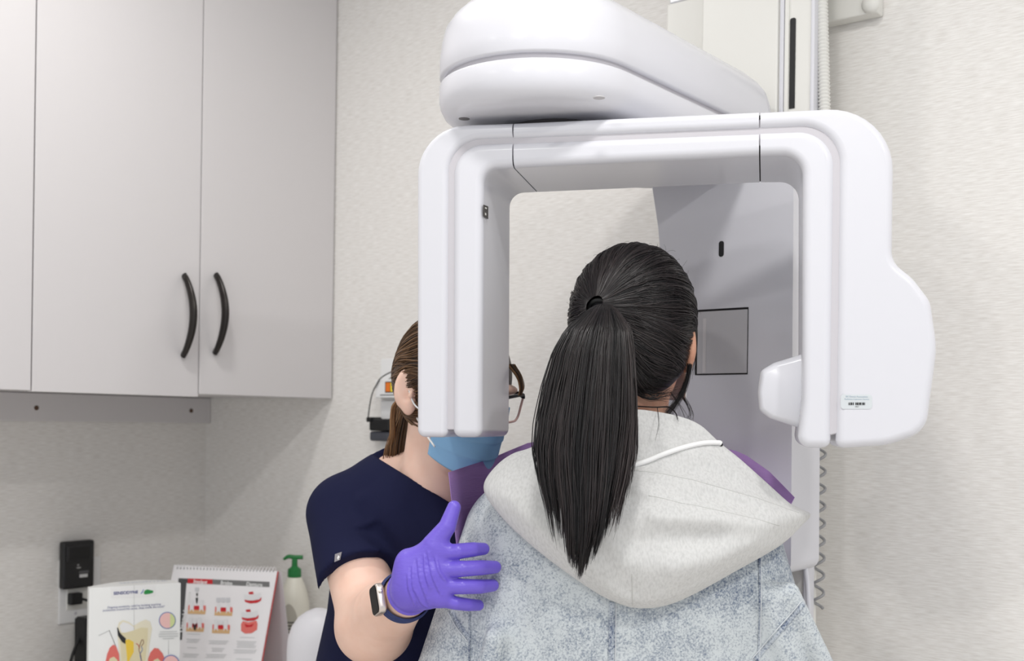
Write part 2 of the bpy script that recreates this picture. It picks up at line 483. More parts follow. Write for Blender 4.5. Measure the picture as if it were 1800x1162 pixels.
# counter and base units below the frame
CT = 0.72
e = empty('base_cabinet', lwall(0.9, 0.3, 0), 'white base cabinet with doors standing under the countertop', 'cabinet')
obox('body', lwall(0.003, 0.003, 0.001), -WV * 1.9, WU * 0.56, UP * (CT - 0.042), CABW, e, 0.002)
for i in range(4):
    obox('door', lwall(0.006 + i * 0.474, 0.564, 0.10), -WV * 0.468, WU * 0.018, UP * (CT - 0.16), CABW, e, 0.002)
tag(obox('countertop', lwall(0.002, 0.002, CT - 0.04), -WV * 1.92, WU * 0.66, UP * 0.04, mat('counter_laminate', (206, 202, 196), 0.4), None, 0.004),
    'pale laminate countertop carrying the calendar and lotion bottle', 'countertop')
# ================================================================== X-RAY MACHINE
MACH = empty('dental_xray_machine', wall(1.70, 0.05, 0), 'white panoramic dental x-ray machine with rotating arm around the head', 'x-ray machine')
def sub(o, p):
    """hang o (a mesh in world coordinates) under the part p"""
    o.parent = p; o.matrix_parent_inverse = Matrix.Identity(4); return o
ANG = math.radians(12.5)
AB = Vector((math.cos(ANG), -math.sin(ANG), 0)); AN = Vector((math.sin(ANG), math.cos(ANG), 0))
A0 = px(848, 500, 1.60)
ADEP = 0.187
def apx(x, y, d=0.0):
    p = pxpl(x, y, A0 + AN * d, AN) - A0
    return (p.dot(AB), p.z)
def a3(p, d=0.0):
    return A0 + AB * p[0] + AN * d + UP * (p[1] - 0.0)
def apoly(corners, seg=10):
    """pixel corners (x, y, radius in px) -> 3-D points on the front plane"""
    cs = []
    for c in corners:
        u, z = apx(c[0], c[1]); cs.append((u, z, (c[2] * 0.0008) if len(c) > 2 else 0))
    return [A0 + AB * p.x + UP * p.y - UP * 0 for p in rounded(cs, seg)]
_zoff = A0.z
def apx(x, y, d=0.0):
    p = pxpl(x, y, A0 + AN * d, AN) - A0
    return (p.dot(AB), p.z)
def shell(name, corners, m=WHITEP, d0=0.0, d1=ADEP, bev=0.009, segs=4, parent=MACH, seg=10):
    pts = [p + AN * d0 for p in apoly(corners, seg)]
    o = prism(name, pts, AN * (d1 - d0), m, parent, bev, segs)
    if bev:     # no rounding where two shells butt together at a joint
        me = o.data; ju = [apx(900.2, 255)[0], apx(902.6, 255)[0], apx(1334.2, 235)[0], apx(1336.6, 235)[0]]
        at_j = [next((k + 1 for k, j in enumerate(ju) if abs((v.co - A0).dot(AB) - j) < 0.0006), 0) for v in me.vertices]
        bm = bmesh.new(); bm.from_mesh(me); wl = bm.edges.layers.float.new('bevel_weight_edge')
        for e_ in bm.edges:
            sharp = len(e_.link_faces) == 2 and e_.calc_face_angle(0) > math.radians(40)
            joint = at_j[e_.verts[0].index] > 0 and abs((e_.verts[0].co - e_.verts[1].co).dot(AB)) < 0.002
            e_[wl] = 1.0 if sharp and not joint else 0.0
        bm.to_mesh(me); bm.free()
        o.modifiers['bevel'].limit_method = 'WEIGHT'
    return o
shell('arm_outer_shell', [(732, 768, 14), (732, 221, 88), (900.2, 215), (900.2, 241), (787, 246, 62), (785, 769)])
shell('arm_inner_shell', [(794, 769), (795, 253, 56), (900.2, 248), (900.2, 293), (848, 296, 55), (846, 769)], bev=0.012)
shell('beam_outer_shell', [(902.6, 215), (1334.2, 195), (1334.2, 224), (902.6, 242)], bev=0.009)
shell('beam_inner_shell', [(902.6, 249), (1334.2, 232), (1334.2, 272), (902.6, 293)], bev=0.012)
shell('tube_arm_outer_shell', [(1336.6, 195), (1573, 183, 105), (1569, 458, 40), (1606, 488, 60), (1637, 528, 45), (1649, 610, 160), (1629, 760, 45), (1560, 783, 120), (1469, 789), (1476, 219, 76), (1336.6, 225)], bev=0.013)
shell('tube_arm_inner_shell', [(1336.6, 231), (1468, 226, 60), (1461, 788), (1400, 787, 20), (1410, 700), (1411, 271, 62), (1336.6, 272)], bev=0.012)
core = shell('arm_core', [(745, 756, 8), (746, 234, 70), (1500, 200, 60), (1545, 260), (1545, 470), (1615, 540), (1620, 730), (1440, 770), (1440, 250), (824, 276), (824, 756)], WHITEC, 0.006, ADEP - 0.006, 0.002, 1)
for xx in ((900.9, 216, 292), (1335.4, 196, 271)):
    shell('joint_gap', [(xx[0] - 1.1, xx[1] + 4), (xx[0] + 2.0, xx[1] + 4), (xx[0] + 2.0, xx[2] - 3), (xx[0] - 1.1, xx[2] - 3)], DARK, 0.008, ADEP - 0.004, None)
# collimator on the inner side of the tube arm
def colpts(d, ins):
    cs = [(1425, 612), (1412, 622, 10), (1360, 638, 14), (1337, 652, 12), (1332, 690, 60), (1335, 722, 10), (1352, 735, 14), (1404, 752, 12), (1425, 765)]
    cx, cy = 1412, 690
    out = []
    for c in cs:
        x = c[0] if c[0] > 1415 else c[0] + ins * 60
        y = cy + (c[1] - cy) * (1 - ins)
        u, z = apx(x, y, d)
        out.append((u, z, (c[2] * 0.0008) if len(c) > 2 else 0))
    return [A0 + AB * p.x + UP * p.y + AN * d for p in rounded(out, 8)]
loft('collimator', [colpts(0.045, 0.14), colpts(0.048, 0.06), colpts(0.056, 0.0), colpts(0.13, 0.0), colpts(0.14, 0.06), colpts(0.143, 0.14)], WHITEP, MACH, True, 40)
# marks on the arm
def aquad(name, x0, y0, x1, y1, m, parent, lift, r=0, thick=0.0006):
    pts = [p - AN * lift for p in apoly([(x0, y0, r), (x1, y0, r), (x1, y1, r), (x0, y1, r)], 5)]
    return prism(name, pts, AN * (-thick), m, parent)
stk = aquad('inspection_sticker', 1478, 693.5, 1533, 719, mat('silver_sticker', (206, 211, 214), 0.35, 0.5), MACH, 0.0, 5)
px_m = 0.0008
def atext(name, s, xc, y, size_px, m, parent, lift=0.0009):
    u, z = apx(xc, y); o = A0 + AB * u + UP * z - AN * lift
    t = text(name, s, size_px * px_m, o, AB, UP, m, None, 'CENTER', lift=0.0); return sub(t, parent)
BLUEGREY = mat('blue_grey_ink', (150, 172, 188), 0.5)
atext('lettering', 'BC Dental Association', 1506, 698.6, 3.8, BLUEGREY, stk)
atext('lettering', 'Radiation Inspection Service', 1506, 702.9, 3.4, BLUEGREY, stk)
x = 1491.5
for wd, gp in ((1.0, 1.0), (1.3, 1.0), (2.0, 1.2), (1.6, 3.0), (1.4, 0.8), (2.2, 1.0), (1.6, 0.8), (2.0, 1.2), (0.8, 1.0), (2.2, 0.8), (0.9, 0)):
    sub(aquad('barcode_bar', x, 707.6, x + wd, 712, BLACK, None, 0.0009, 0, 0.0003), stk); x += wd + gp
atext('lettering', '1867', 1506, 716.0, 3.4, GREYP, stk)
# black rating label on the inner side of the left arm
def inside(x, y):   # point on the inner (right) face of the left arm
    u, _ = apx(847, 500); P0 = A0 + AB * u
    return pxpl(x, y, P0, AB)
q = [inside(849.5, 360), inside(857, 363), inside(857, 385), inside(849.5, 380)]
lab = prism('rating_label', q, AB * 0.0012, mat('label_dark', (62, 58, 54), 0.5), MACH)
q = [inside(851, 364), inside(854, 365.4), inside(854, 368), inside(851, 366.5)]
sub(prism('print_mark', [p + AB * 0.0012 for p in q], AB * 0.0004, IVORY), lab)
q = [inside(851, 374), inside(853, 375), inside(853, 379), inside(851, 378)]
sub(prism('print_mark', [p + AB * 0.0012 for p in q], AB * 0.0004, IVORY), lab)

# overhead arm: stadium from the column out over the head
OC = px(952, 120, 1.655); OC.z = 0
OR = 0.148; OL = 0.50
def stad(ins, z, n=28):
    R = OR - ins; out = []
    for k in range(n + 1):
        a = math.pi * k / n
        out.append(OC + WU * math.cos(a) * R - WV * math.sin(a) * R + UP * (ZC + z))
    # back end with rounded corners
    r = 0.06
    for k in range(9):
        a = math.pi / 2 * k / 8
        out.append(OC - WU * (R - r + r * math.cos(a)) + WV * (OL - ins - r + r * math.sin(a)) + UP * (ZC + z))
    for k in range(9):
        a = math.pi / 2 * (1 - k / 8)
        out.append(OC + WU * (R - r + r * math.cos(a)) + WV * (OL - ins - r + r * math.sin(a)) + UP * (ZC + z))
    return out
zs = 0.491
up = loft('overhead_upper_cover', [stad(i, z) for i, z in ((0.007, zs + 0.004), (0.0015, zs + 0.0045), (0.0, zs + 0.0075), (0.0, zs + 0.03), (0.003, zs + 0.055), (0.008, zs + 0.075), (0.018, zs + 0.09), (0.032, zs + 0.103), (0.05, zs + 0.112), (0.08, zs + 0.118), (0.13, zs + 0.121))], WHITEP, MACH, True, 60)
lo_ = loft('overhead_lower_cover', [stad(i, z) for i, z in ((0.05, 0.4335), (0.026, 0.434), (0.016, 0.437), (0.008, 0.443), (0.002, 0.454), (0.0, 0.463), (0.0, zs - 0.0075), (0.0015, zs - 0.0045), (0.007, zs - 0.004))], WHITEP, MACH, True, 60)
loft('cover_seam', [stad(0.008, zs - 0.006), stad(0.008, zs + 0.006)], WHITEC, MACH)
for (x, y, m_) in ((1053, 172, mat('cap_grey', (196, 194, 196), 0.5)), (816, 209, mat('screw_grey', (120, 116, 116), 0.5))):
    r = ray(x, y); Y = 0.4337 / r.z; p = CAMP + r * Y
    sub(lathe('screw_cap', p, -UP, [(0.008, -0.001), (0.008, 0.0003), (0.006, 0.0004)], m_, None, 16), lo_)
hubc = OC + WV * 0.04
lathe('rotation_hub', Vector((hubc.x, hubc.y, ZC + 0.42)), UP, [(0.075, 0.0), (0.075, 0.018)], mat('hub_grey', (70, 66, 68), 0.6), MACH, 32)

# column on the wall
def colbox(name, x0, x1, q0, q1, z0, z1, m, yref=80, bev=0.003, parent=MACH):
    t0, _ = wallpx(x0, yref, q1); t1, _ = wallpx(x1, yref, q1)
    return obox(name, wall(t0, q0, z0), WU * (t1 - t0), -WV * (q1 - q0), UP * (z1 - z0), m, parent, bev)
QC = 0.14
colbox('column', 1243, 1428, 0.088, QC, 0.0, 2.5, IVORY, bev=0.004)
colbox('column_cover', 1233, 1367, QC - 0.012, QC + 0.006, 1.25, 2.49, IVORY, bev=0.004)
colbox('column_rib', 1370, 1377, QC - 0.004, QC + 0.005, 1.0, 2.49, WHITEP, bev=0.002)
colbox('column_rib', 1379, 1386, QC - 0.004, QC + 0.003, 1.0, 2.49, IVORY, bev=0.001)
t0, zt = wallpx(1389.5, 33, QC); t1, zbm = wallpx(1397, 190, QC)
pts = [wall(p.x, QC, p.y) for p in rounded([(t0, zbm), (t1, zbm), (t1, zt, 0.0035), (t0, zt, 0.0035)], 6)]
prism('column_slot', pts, -WV * 0.0015, BLACK, MACH)
colbox('column_edge', 1424, 1431, QC - 0.03, QC + 0.004, 0.9, 2.49, WHITEP, bev=0.003)
# wall brackets at the top
t0, zb = wallpx(1190, 15, 0.06); t1, _ = wallpx(1240, 10, 0.06)
obox('wall_bracket', wall(t0, 0.001, zb), WU * (t1 - t0 + 0.05), -WV * 0.088, UP * 0.09, WHITEP, MACH, 0.003)
t0, _ = wallpx(1204, 40, 0.02); t1, _ = wallpx(1240, 40, 0.02)
obox('bracket_plate', wall(t0, 0.001, zb - 0.40), WU * (t1 - t0 + 0.06), -WV * 0.088, UP * 0.40, IVORY, MACH, 0.002)
t0, _ = wallpx(1430, 40, 0.03); t1, _ = wallpx(1542, 25, 0.03); _, zb = wallpx(1500, 30, 0.03)
br = obox('wall_bracket', wall(t0, 0.001, zb), WU * (t1 - t0), -WV * 0.03, UP * 0.12, IVORY, MACH, 0.003)
t, z = wallpx(1531, 7, 0.032)
sub(lathe('bracket_cap', wall(t, 0.029, z), -WV, [(0.016, 0), (0.016, 0.006), (0.012, 0.011), (0.005, 0.0135)], IVORY, None, 24), br)
# corrugated hose beside the column
t, _ = wallpx(1456, 20, 0.12); tb, _ = wallpx(1463, 180, 0.12)
prof = []; z0h, z1h = 1.45, 2.40; nr = int((z1h - z0h) / 0.0062)
for i in range(nr):
    h = i * 0.0062
    prof += [(0.0084, h), (0.0104, h + 0.0012), (0.0106, h + 0.0034), (0.0084, h + 0.0048)]
t_lo = tb
lathe('corrugated_hose', wall(tb + 0.0065, 0.12, z0h), (wall(t, 0.12, 0) - wall(tb, 0.12, 0)) * 2.4 + UP * 0.55, prof, IVORY, MACH, 14, 60)
# lower carriage panel, parallel to the wall
QP = 0.26
pc = [(1143, 270, 4), (1300, 150, 6), (1397, 150, 6), (1390, 1010, 20), (1176, 1010, 20), (1163, 470, 60), (1157, 400, 60)]
pts = []
cs = []
for c in pc:
    t, z = wallpx(c[0], c[1], QP); cs.append((t, z, c[2] * 0.001))
zcap = ZC + 0.445
pts = [wall(p.x, QP, min(p.y, zcap)) for p in rounded(cs, 8)]
panel = prism('carriage_panel', pts, WV * (QP - QC - 0.008), WHITEP, MACH, 0.012, 5)
def ppoly(x0, y0, x1, y1, q, r=0.0, skew=0):
    t0, za = wallpx(x0, y0, q); t1, zd = wallpx(x1, y1, q)
    return [wall(p.x, q, p.y) for p in rounded([(t0, za, r), (t1, za, r), (t1, zd, r), (t0, zd, r)], 6)]
sub(prism('panel_slot', ppoly(1263.5, 424, 1272, 451, QP + 0.0006, 0.0045), WV * 0.004, BLACK), panel)
win = sub(prism('window_frame', ppoly(1223, 545, 1314, 658, QP + 0.0006, 0.001), WV * 0.004, DARK), panel)
sub(prism('window_pane', ppoly(1226.5, 548.5, 1312.5, 655.5, QP + 0.0014), WV * 0.003, mat('pane_grey', (192, 191, 194), 0.25, 0.6)), panel)
sub(prism('window_strip', ppoly(1236, 560, 1240, 655.5, QP + 0.0022), WV * 0.003, mat('pane_strip', (206, 203, 204), 0.3)), panel)
# coiled handset cord and a plain cable
t, z0 = wallpx(1443, 770, 0.10); _, z1 = wallpx(1443, 1072, 0.10)
pts = []
turns = (z0 - z1) / 0.0300
for i in range(int(turns * 20)):
    a = 2 * math.pi * i / 20; zz = z0 - 0.0300 * i / 20
    pts.append(wall(t, 0.10, zz) + WU * math.cos(a) * 0.0085 - WV * math.sin(a) * 0.0085)
tube('coiled_cord', pts, 0.0026, mat('cord_grey', (150, 150, 152), 0.4), MACH, 6)
tube('power_cable', spline([wall(wallpx(x, y, 0.17)[0], 0.17, wallpx(x, y, 0.17)[1]) for x, y in ((1396, 880), (1404, 930), (1412, 975), (1420, 1040), (1424, 1200))], 30), 0.0045, WHITEP, MACH, 8)

# ================================================================== THE PATIENT (seen from behind)
SKIN = mat('skin', (214, 164, 138), 0.5, 0.4, sss=0.12, var=((60, 60, 60), (204, 148, 122), 0.4, 0.7, 3))
SKIN2 = mat('skin_pale', (236, 200, 182), 0.5, 0.4, sss=0.12, var=((40, 40, 40), (233, 194, 175), 0.4, 0.7, 3))
PX, PY = 0.165, 1.70            # middle of the body
PAT = empty('person', (PX, PY, 0), 'person from behind in faded denim jacket with grey hood and black ponytail', 'person')
def rotz(a):
    return np.array([[math.cos(a), -math.sin(a), 0], [math.sin(a), math.cos(a), 0], [0, 0, 1]])
HC = px(1112, 572, 1.70)         # centre of the head
HR = rotz(-0.28)                 # turned a little to the right
# body
S = SDF((PX - 0.34, PY - 0.2, 0.0), (PX + 0.34, PY + 0.42, 1.70), 0.004)
hw = head_sdf(S, (HC.x + 0.004, HC.y + 0.006, HC.z - 0.028), HR, 1.0, True, 0.003)
S.cone((HC.x + 0.004, HC.y - 0.005, HC.z - 0.06), (PX + 0.008, PY - 0.004, 1.34), 0.050, 0.060, 0.02)
S.tloft([(0.80, PX, PY, 0.16, 0.10), (0.95, PX, PY, 0.165, 0.105), (1.08, PX, PY, 0.13, 0.09), (1.22, PX, PY, 0.15, 0.095), (1.30, PX, PY, 0.14, 0.075), (1.355, PX, PY, 0.075, 0.06)], 2.2, 0, 0.03)
for s in (-1, 1):
    S.chain([(PX + s * 0.14, PY, 1.28), (PX + s * 0.20, PY + 0.02, 1.02), (PX + s * 0.16, PY + 0.24, 0.99)], [0.05, 0.04, 0.026], 0.02)
    S.chain([(PX + s * 0.16, PY + 0.24, 0.99), (PX + s * 0.155, PY + 0.30, 0.985)], [0.026, 0.028], 0.015)
    for k in range(4):
        x0 = PX + s * (0.155 + 0.024 - 0.016 * k)
        S.chain([(x0, PY + 0.31, 0.985), (x0, PY + 0.345 + 0.004 * (k in (1, 2)), 0.980), (x0, PY + 0.35, 0.955)], [0.009, 0.0085, 0.0075], 0.004)
    S.chain([(PX + s * 0.135, PY + 0.275, 0.985), (PX + s * 0.118, PY + 0.31, 0.985), (PX + s * 0.122, PY + 0.335, 0.97)], [0.011, 0.010, 0.009], 0.006)
    S.chain([(PX + s * 0.08, PY, 0.86), (PX + s * 0.085, PY + 0.005, 0.46), (PX + s * 0.09, PY - 0.01, 0.09)], [0.075, 0.052, 0.034], 0.03)
    S.chain([(PX + s * 0.09, PY - 0.02, 0.05), (PX + s * 0.10, PY + 0.12, 0.04)], [0.034, 0.03], 0.02)
meshobj('body', S.mesh('body'), SKIN, PAT, 180)
TROUS = mat('dark_trousers', (40, 42, 50), 0.8)
S = SDF((PX - 0.30, PY - 0.22, 0.02), (PX + 0.30, PY + 0.22, 1.0), 0.006)
for s in (-1, 1): S.chain([(PX + s * 0.085, PY, 0.86), (PX + s * 0.09, PY + 0.005, 0.46), (PX + s * 0.095, PY - 0.01, 0.10)], [0.095, 0.075, 0.06], 0.04)
S.tloft([(0.80, PX, PY, 0.185, 0.125), (0.98, PX, PY, 0.175, 0.12)], 2.2, 0, 0.04)
meshobj('trousers', S.mesh('trousers'), TROUS, PAT, 180)
for s in (-1, 1):
    S = SDF((PX + s * 0.1 - 0.08, PY - 0.10, 0.0), (PX + s * 0.1 + 0.08, PY + 0.24, 0.16), 0.005)
    S.chain([(PX + s * 0.095, PY - 0.02, 0.055), (PX + s * 0.10, PY + 0.06, 0.052), (PX + s * 0.105, PY + 0.15, 0.044)], [0.046, 0.048, 0.04], 0.02)
    meshobj('shoe', S.mesh('shoe'), WHITE, PAT, 180)

# jacket
def denim(name, lo, hi, base, dark, thr=0.0):
    m = bpy.data.materials.new(name); m.use_nodes = True
    nt = m.node_tree; b = nt.nodes['Principled BSDF']; b.inputs['Roughness'].default_value = 0.85; b.inputs['Specular IOR Level'].default_value = 0.15
    tc = nt.nodes.new('ShaderNodeTexCoord')
    def nz(scale, detail, rough=0.6):
        n = nt.nodes.new('ShaderNodeTexNoise'); n.inputs['Scale'].default_value = scale; n.inputs['Detail'].default_value = detail; n.inputs['Roughness'].default_value = rough
        nt.links.new(tc.outputs['Object'], n.inputs['Vector']); return n.outputs['Fac']
    def mth(op, a, b_=None, v=None):
        n = nt.nodes.new('ShaderNodeMath'); n.operation = op; nt.links.new(a, n.inputs[0])
        if b_ is not None: nt.links.new(b_, n.inputs[1])
        if v is not None: n.inputs[1].default_value = v
        return n.outputs[0]
    fine = nz(330, 4, 0.7); big = nz(9, 3, 0.55); mid = nz(55, 3)
    v = mth('ADD', mth('ADD', mth('MULTIPLY', fine, v=0.95), mth('MULTIPLY', big, v=0.55)), mth('MULTIPLY', mid, v=0.35))
    r = nt.nodes.new('ShaderNodeMapRange'); r.inputs[1].default_value = lo; r.inputs[2].default_value = hi
    nt.links.new(v, r.inputs[0])
    cr = nt.nodes.new('ShaderNodeMix'); cr.data_type = 'RGBA'
    cr.inputs[6].default_value = (*lin(base), 1); cr.inputs[7].default_value = (*lin(dark), 1)
    nt.links.new(r.outputs[0], cr.inputs[0]); nt.links.new(cr.outputs[2], b.inputs['Base Color'])
    bp = nt.nodes.new('ShaderNodeBump'); bp.inputs['Strength'].default_value = 0.35; bp.inputs['Distance'].default_value = 0.0012
    nt.links.new(fine, bp.inputs['Height']); nt.links.new(bp.outputs[0], b.inputs['Normal'])
    return m
DENIM = denim('faded_denim', 0.84, 1.16, (204, 210, 213), (96, 110, 134))
DENIMS = denim('denim_seam_band', 0.80, 1.08, (192, 199, 206), (78, 92, 120))
S = SDF((PX - 0.36, PY - 0.22, 0.70), (PX + 0.36, PY + 0.40, 1.46), 0.005)
S.tloft([(0.74, PX, PY, 0.225, 0.15), (0.95, PX, PY, 0.22, 0.145), (1.12, PX, PY, 0.215, 0.14), (1.20, PX, PY, 0.205, 0.132), (1.26, PX, PY, 0.19, 0.12), (1.31, PX, PY, 0.155, 0.105), (1.35, PX, PY, 0.105, 0.09), (1.385, PX, PY, 0.075, 0.075)], 2.5, 0, 0.02)
for s in (-1, 1):
    S.chain([(PX + s * 0.150, PY, 1.232), (PX + s * 0.196, PY + 0.004, 1.10), (PX + s * 0.232, PY + 0.012, 0.98)], [0.084, 0.082, 0.084], 0.035)
    S.chain([(PX + s * 0.232, PY + 0.012, 0.98), (PX + s * 0.17, PY + 0.21, 0.985)], [0.078, 0.055], 0.02)
    S.cone((PX + s * 0.168, PY + 0.18, 0.985), (PX + s * 0.16, PY + 0.30, 0.985), 0.042, 0.042, 0.0, True)
# soft folds of the cloth
for a, b, r in [((0.36, 1.60, 1.16), (0.42, 1.62, 1.02), 0.014), ((0.395, 1.60, 1.17), (0.47, 1.63, 1.03), 0.012), ((-0.02, 1.585, 1.10), (-0.05, 1.60, 0.98), 0.012)]:
    S.cone(a, b, r, r, 0.03)
JK = meshobj('denim_jacket', S.mesh('denim_jacket'), DENIM, PAT, 180)
jme = JK.data
bvj = BVHTree.FromPolygons([v.co.copy() for v in jme.vertices], [tuple(p.vertices) for p in jme.polygons])
def onj(x, y, off=0.0):
    d = ray(x, y).normalized(); h = bvj.ray_cast(CAMP, d)
    if h[0] is None: return px(x, y, 1.62)
    return h[0] - d * off
def band(name, line, wpx, m, parent, off=0.0015, n=36):
    """a flat stitched band lying on the jacket"""
    P = spline([Vector((x, y, 0)) for x, y in line], n); V = []; fs = []
    for i in range(n):
        t = (P[min(i + 1, n - 1)] - P[max(i - 1, 0)]).normalized(); nn = Vector((-t.y, t.x, 0))
        for s in (-1, -0.8, 0.8, 1):
            V.append(onj(*(P[i] + nn * s * wpx / 2).xy, off if abs(s) < 0.9 else -0.001))
    for i in range(n - 1):
        for k in range(3): fs.append([i * 4 + k, i * 4 + k + 1, i * 4 + 5 + k, i * 4 + 4 + k])
    return sub(meshobj(name, pyd(name, V, fs), m, None, 180), parent)
STITCH = mat('pale_thread', (214, 218, 222), 0.8)
def stitch(line, parent, r=0.0007, n=60):
    P = spline([Vector((x, y, 0)) for x, y in line], n)
    return sub(tube('stitch_line', [onj(p.x, p.y, 0.0015) for p in P], r, STITCH, None, 5), parent)
band('back_seam', [(1076, 1058), (1075, 1110), (1074, 1175)], 13, DENIMS, JK); stitch([(1083, 1060), (1082, 1175)], JK)
band('panel_seam', [(1335, 975), (1336, 1060), (1333, 1175)], 5, DENIMS, JK); stitch([(1337.5, 975), (1338, 1060), (1335, 1175)], JK)
band('panel_seam', [(824, 1060), (825, 1110), (824, 1175)], 4, DENIMS, JK)
band('armhole_seam', [(1328, 1160), (1365, 1118), (1396, 1082), (1414, 1060)], 9, DENIMS, JK); stitch([(1322, 1158), (1360, 1113), (1392, 1077), (1409, 1056)], JK)
band('armhole_seam', [(792, 1072), (806, 1098), (826, 1124)], 9, DENIMS, JK); stitch([(788, 1078), (803, 1104), (822, 1128)], JK)

# hood lying on the back
JERSEY = mat('grey_marl_jersey', (208, 208, 207), 0.95, 0.1, sheen=0.1, var=((330, 330, 120), (192, 192, 191), 0.40, 0.75, 4), bump=((500, 500, 160), 0.3, 0.001))
outl = [(932, 787), (902, 797), (876, 815), (854, 842), (851, 864), (866, 890), (900, 928), (960, 980), (1040, 1037), (1085, 1060), (1120, 1069), (1165, 1066), (1215, 1047), (1290, 1006), (1370, 960), (1408, 925), (1425, 905), (1405, 894), (1385, 882), (1345, 846), (1300, 806), (1265, 778), (1232, 748), (1198, 733), (1150, 723), (1110, 720), (1060, 728), (985, 762)]
OP = []
n0 = len(outl)
for i in range(n0):
    a, b, c, d = [np.array(outl[(i + k - 1) % n0], float) for k in range(4)]
    for t in np.linspace(0, 1, 7)[:-1]:
        OP.append(0.5 * (2 * b + (c - a) * t + (2 * a - 5 * b + 4 * c - d) * t * t + (3 * b - a - 3 * c + d) * t ** 3))
OP = np.array(OP)
hcen = np.array((1128.0, 880.0))
def seg_d(p, a, b):
    a, b = np.array(a, float), np.array(b, float); t = np.clip(((p - a) @ (b - a)) / ((b - a) @ (b - a)), 0, 1)
    return np.linalg.norm(p - a - t[:, None] * (b - a), axis=1)
def hem_y(x): return np.interp(x, [850, 900, 1000, 1105, 1160, 1220, 1330, 1425], [868, 838, 822, 823, 829, 841, 872, 906])
def hood_base(P):
    """depth of the back under the hood for pixel points"""
    X = (P[:, 0] - 910) / F * 1.62; Z = ZC + (HY - P[:, 1] + (P[:, 0] - 900) * ROLL) / F * 1.62
    dx = np.abs((X - PX + 0.0) / 0.285)
    a = np.interp(Z, [1.1, 1.2, 1.27, 1.33, 1.38, 1.43], [0.142, 0.137, 0.125, 0.108, 0.090, 0.070])
    return PY - a * np.clip(1 - dx ** 2.4, 0.02, 1) ** (1 / 2.2)
def hood_front(P, r):
    T = 0.050 * np.sqrt(np.clip(1 - r ** 2.6, 0, 1))
    T = T * np.interp(P[:, 1], [720, 790, 860, 960, 1070], [0.28, 0.45, 0.75, 1.05, 0.95])
    step = 1 / (1 + np.exp(-(P[:, 1] - hem_y(P[:, 0])) / 3.0))
    fade = np.clip((P[:, 0] - 960) / 100, 0, 1) * np.clip((1 - r) / 0.06, 0, 1)
    T = T + 0.010 * (step - 0.5) * fade
    for a, b, w, h in [((1150, 905), (1400, 925), 20, 0.0055), ((1190, 1000), (1330, 960), 30, 0.006), ((1110, 955), (1260, 950), 24, -0.006), ((900, 880), (1000, 985), 26, 0.004), ((1240, 868), (1330, 900), 14, -0.004), ((1150, 770), (1330, 850), 16, 0.003), ((1120, 860), (1180, 880), 12, 0.003), ((1000, 900), (1110, 1040), 25, -0.003), ((1240, 820), (1290, 842), 9, -0.003)]:
        T = T + 1.6 * h * np.exp(-(seg_d(P, a, b) / w) ** 2) * np.clip((1 - r) / 0.15, 0, 1)
    return hood_base(P) - 0.014 - T
NR, NA = 64, len(OP)
V = []; fs = []
rr = np.concatenate([np.linspace(0.02, 0.9, 46), 1 - 0.1 * (1 - np.linspace(0, 1, NR - 45)[1:]) ** 1.8])
for r in rr:
    P = hcen + (OP - hcen) * r; Y = hood_front(P, np.full(len(P), r))
    V += [px(p[0], p[1], y) for p, y in zip(P, Y)]
# underside: tucked in towards the back, a little smaller
for r in (0.985, 0.93, 0.6, 0.02):
    P = hcen + (OP - hcen) * r; Y = hood_base(P) + (0.004 if r > 0.9 else 0.02)
    V += [px(p[0], p[1], y) for p, y in zip(P, Y)]
nr = len(rr) + 4
for i in range(nr - 1):
    for k in range(NA): fs.append([i * NA + k, i * NA + (k + 1) % NA, (i + 1) * NA + (k + 1) % NA, (i + 1) * NA + k])
fs.append(list(range(NA))); fs.append([(nr - 1) * NA + k for k in range(NA)])
hme = pyd('hood', V, fs)
HOOD = meshobj('hood', hme, JERSEY, PAT, 180)
bvh = BVHTree.FromPolygons([v.co.copy() for v in hme.vertices], [tuple(p.vertices) for p in hme.polygons])
def onh(x, y, off):
    d = ray(x, y).normalized(); h = bvh.ray_cast(CAMP, d)
    return (h[0] if h[0] is not None else px(x, y, 1.6)) - d * off
# hem stitching and centre seam of the hood
SEAMJ = mat('jersey_seam', (196, 196, 194), 0.95)
sub(tube('hem_seam', [onh(x, hem_y(x) + 3, 0.0002) for x in np.linspace(1106, 1404, 60)], 0.0006, SEAMJ, None, 5), HOOD)
sub(tube('centre_seam', [onh(1111 + 0.02 * (y - 1010), y, 0.0002) for y in np.linspace(1008, 1064, 24)], 0.0006, SEAMJ, None, 5), HOOD)
sub(tube('hem_seam', [onh(x, hem_y(x) + 48 - abs(x - 1200) * 0.06, 0.0001) for x in np.linspace(1140, 1370, 50)], 0.0005, SEAMJ, None, 5), HOOD)
# front of the collar
pts = []
for k in range(25):
    a = -0.35 + (math.pi + 0.7) * k / 24
    pts.append((PX + 0.012 + math.cos(a) * 0.092, PY + 0.005 + math.sin(a) * 0.10, 1.345 - 0.075 * math.sin(max(a, 0)) ** 2 * (0 < a < math.pi)))
sub(tube('hood_collar', pts, 0.026, JERSEY, None, 14), HOOD)
CORDW = mat('white_cord', (240, 240, 240), 0.7)
P = spline([Vector((x, y, 0)) for x, y in ((1092, 822), (1130, 813), (1165, 799), (1200, 787), (1235, 779), (1262, 778), (1267, 780))], 40)
sub(tube('drawstring', [onh(p.x, p.y, 0.003) for p in P], 0.0036, CORDW, None, 10), HOOD)
sub(tube('eyelet', [onh(1266, 780, 0.0), onh(1268, 782, 0.003)], 0.0026, BLACK, None, 8), HOOD)

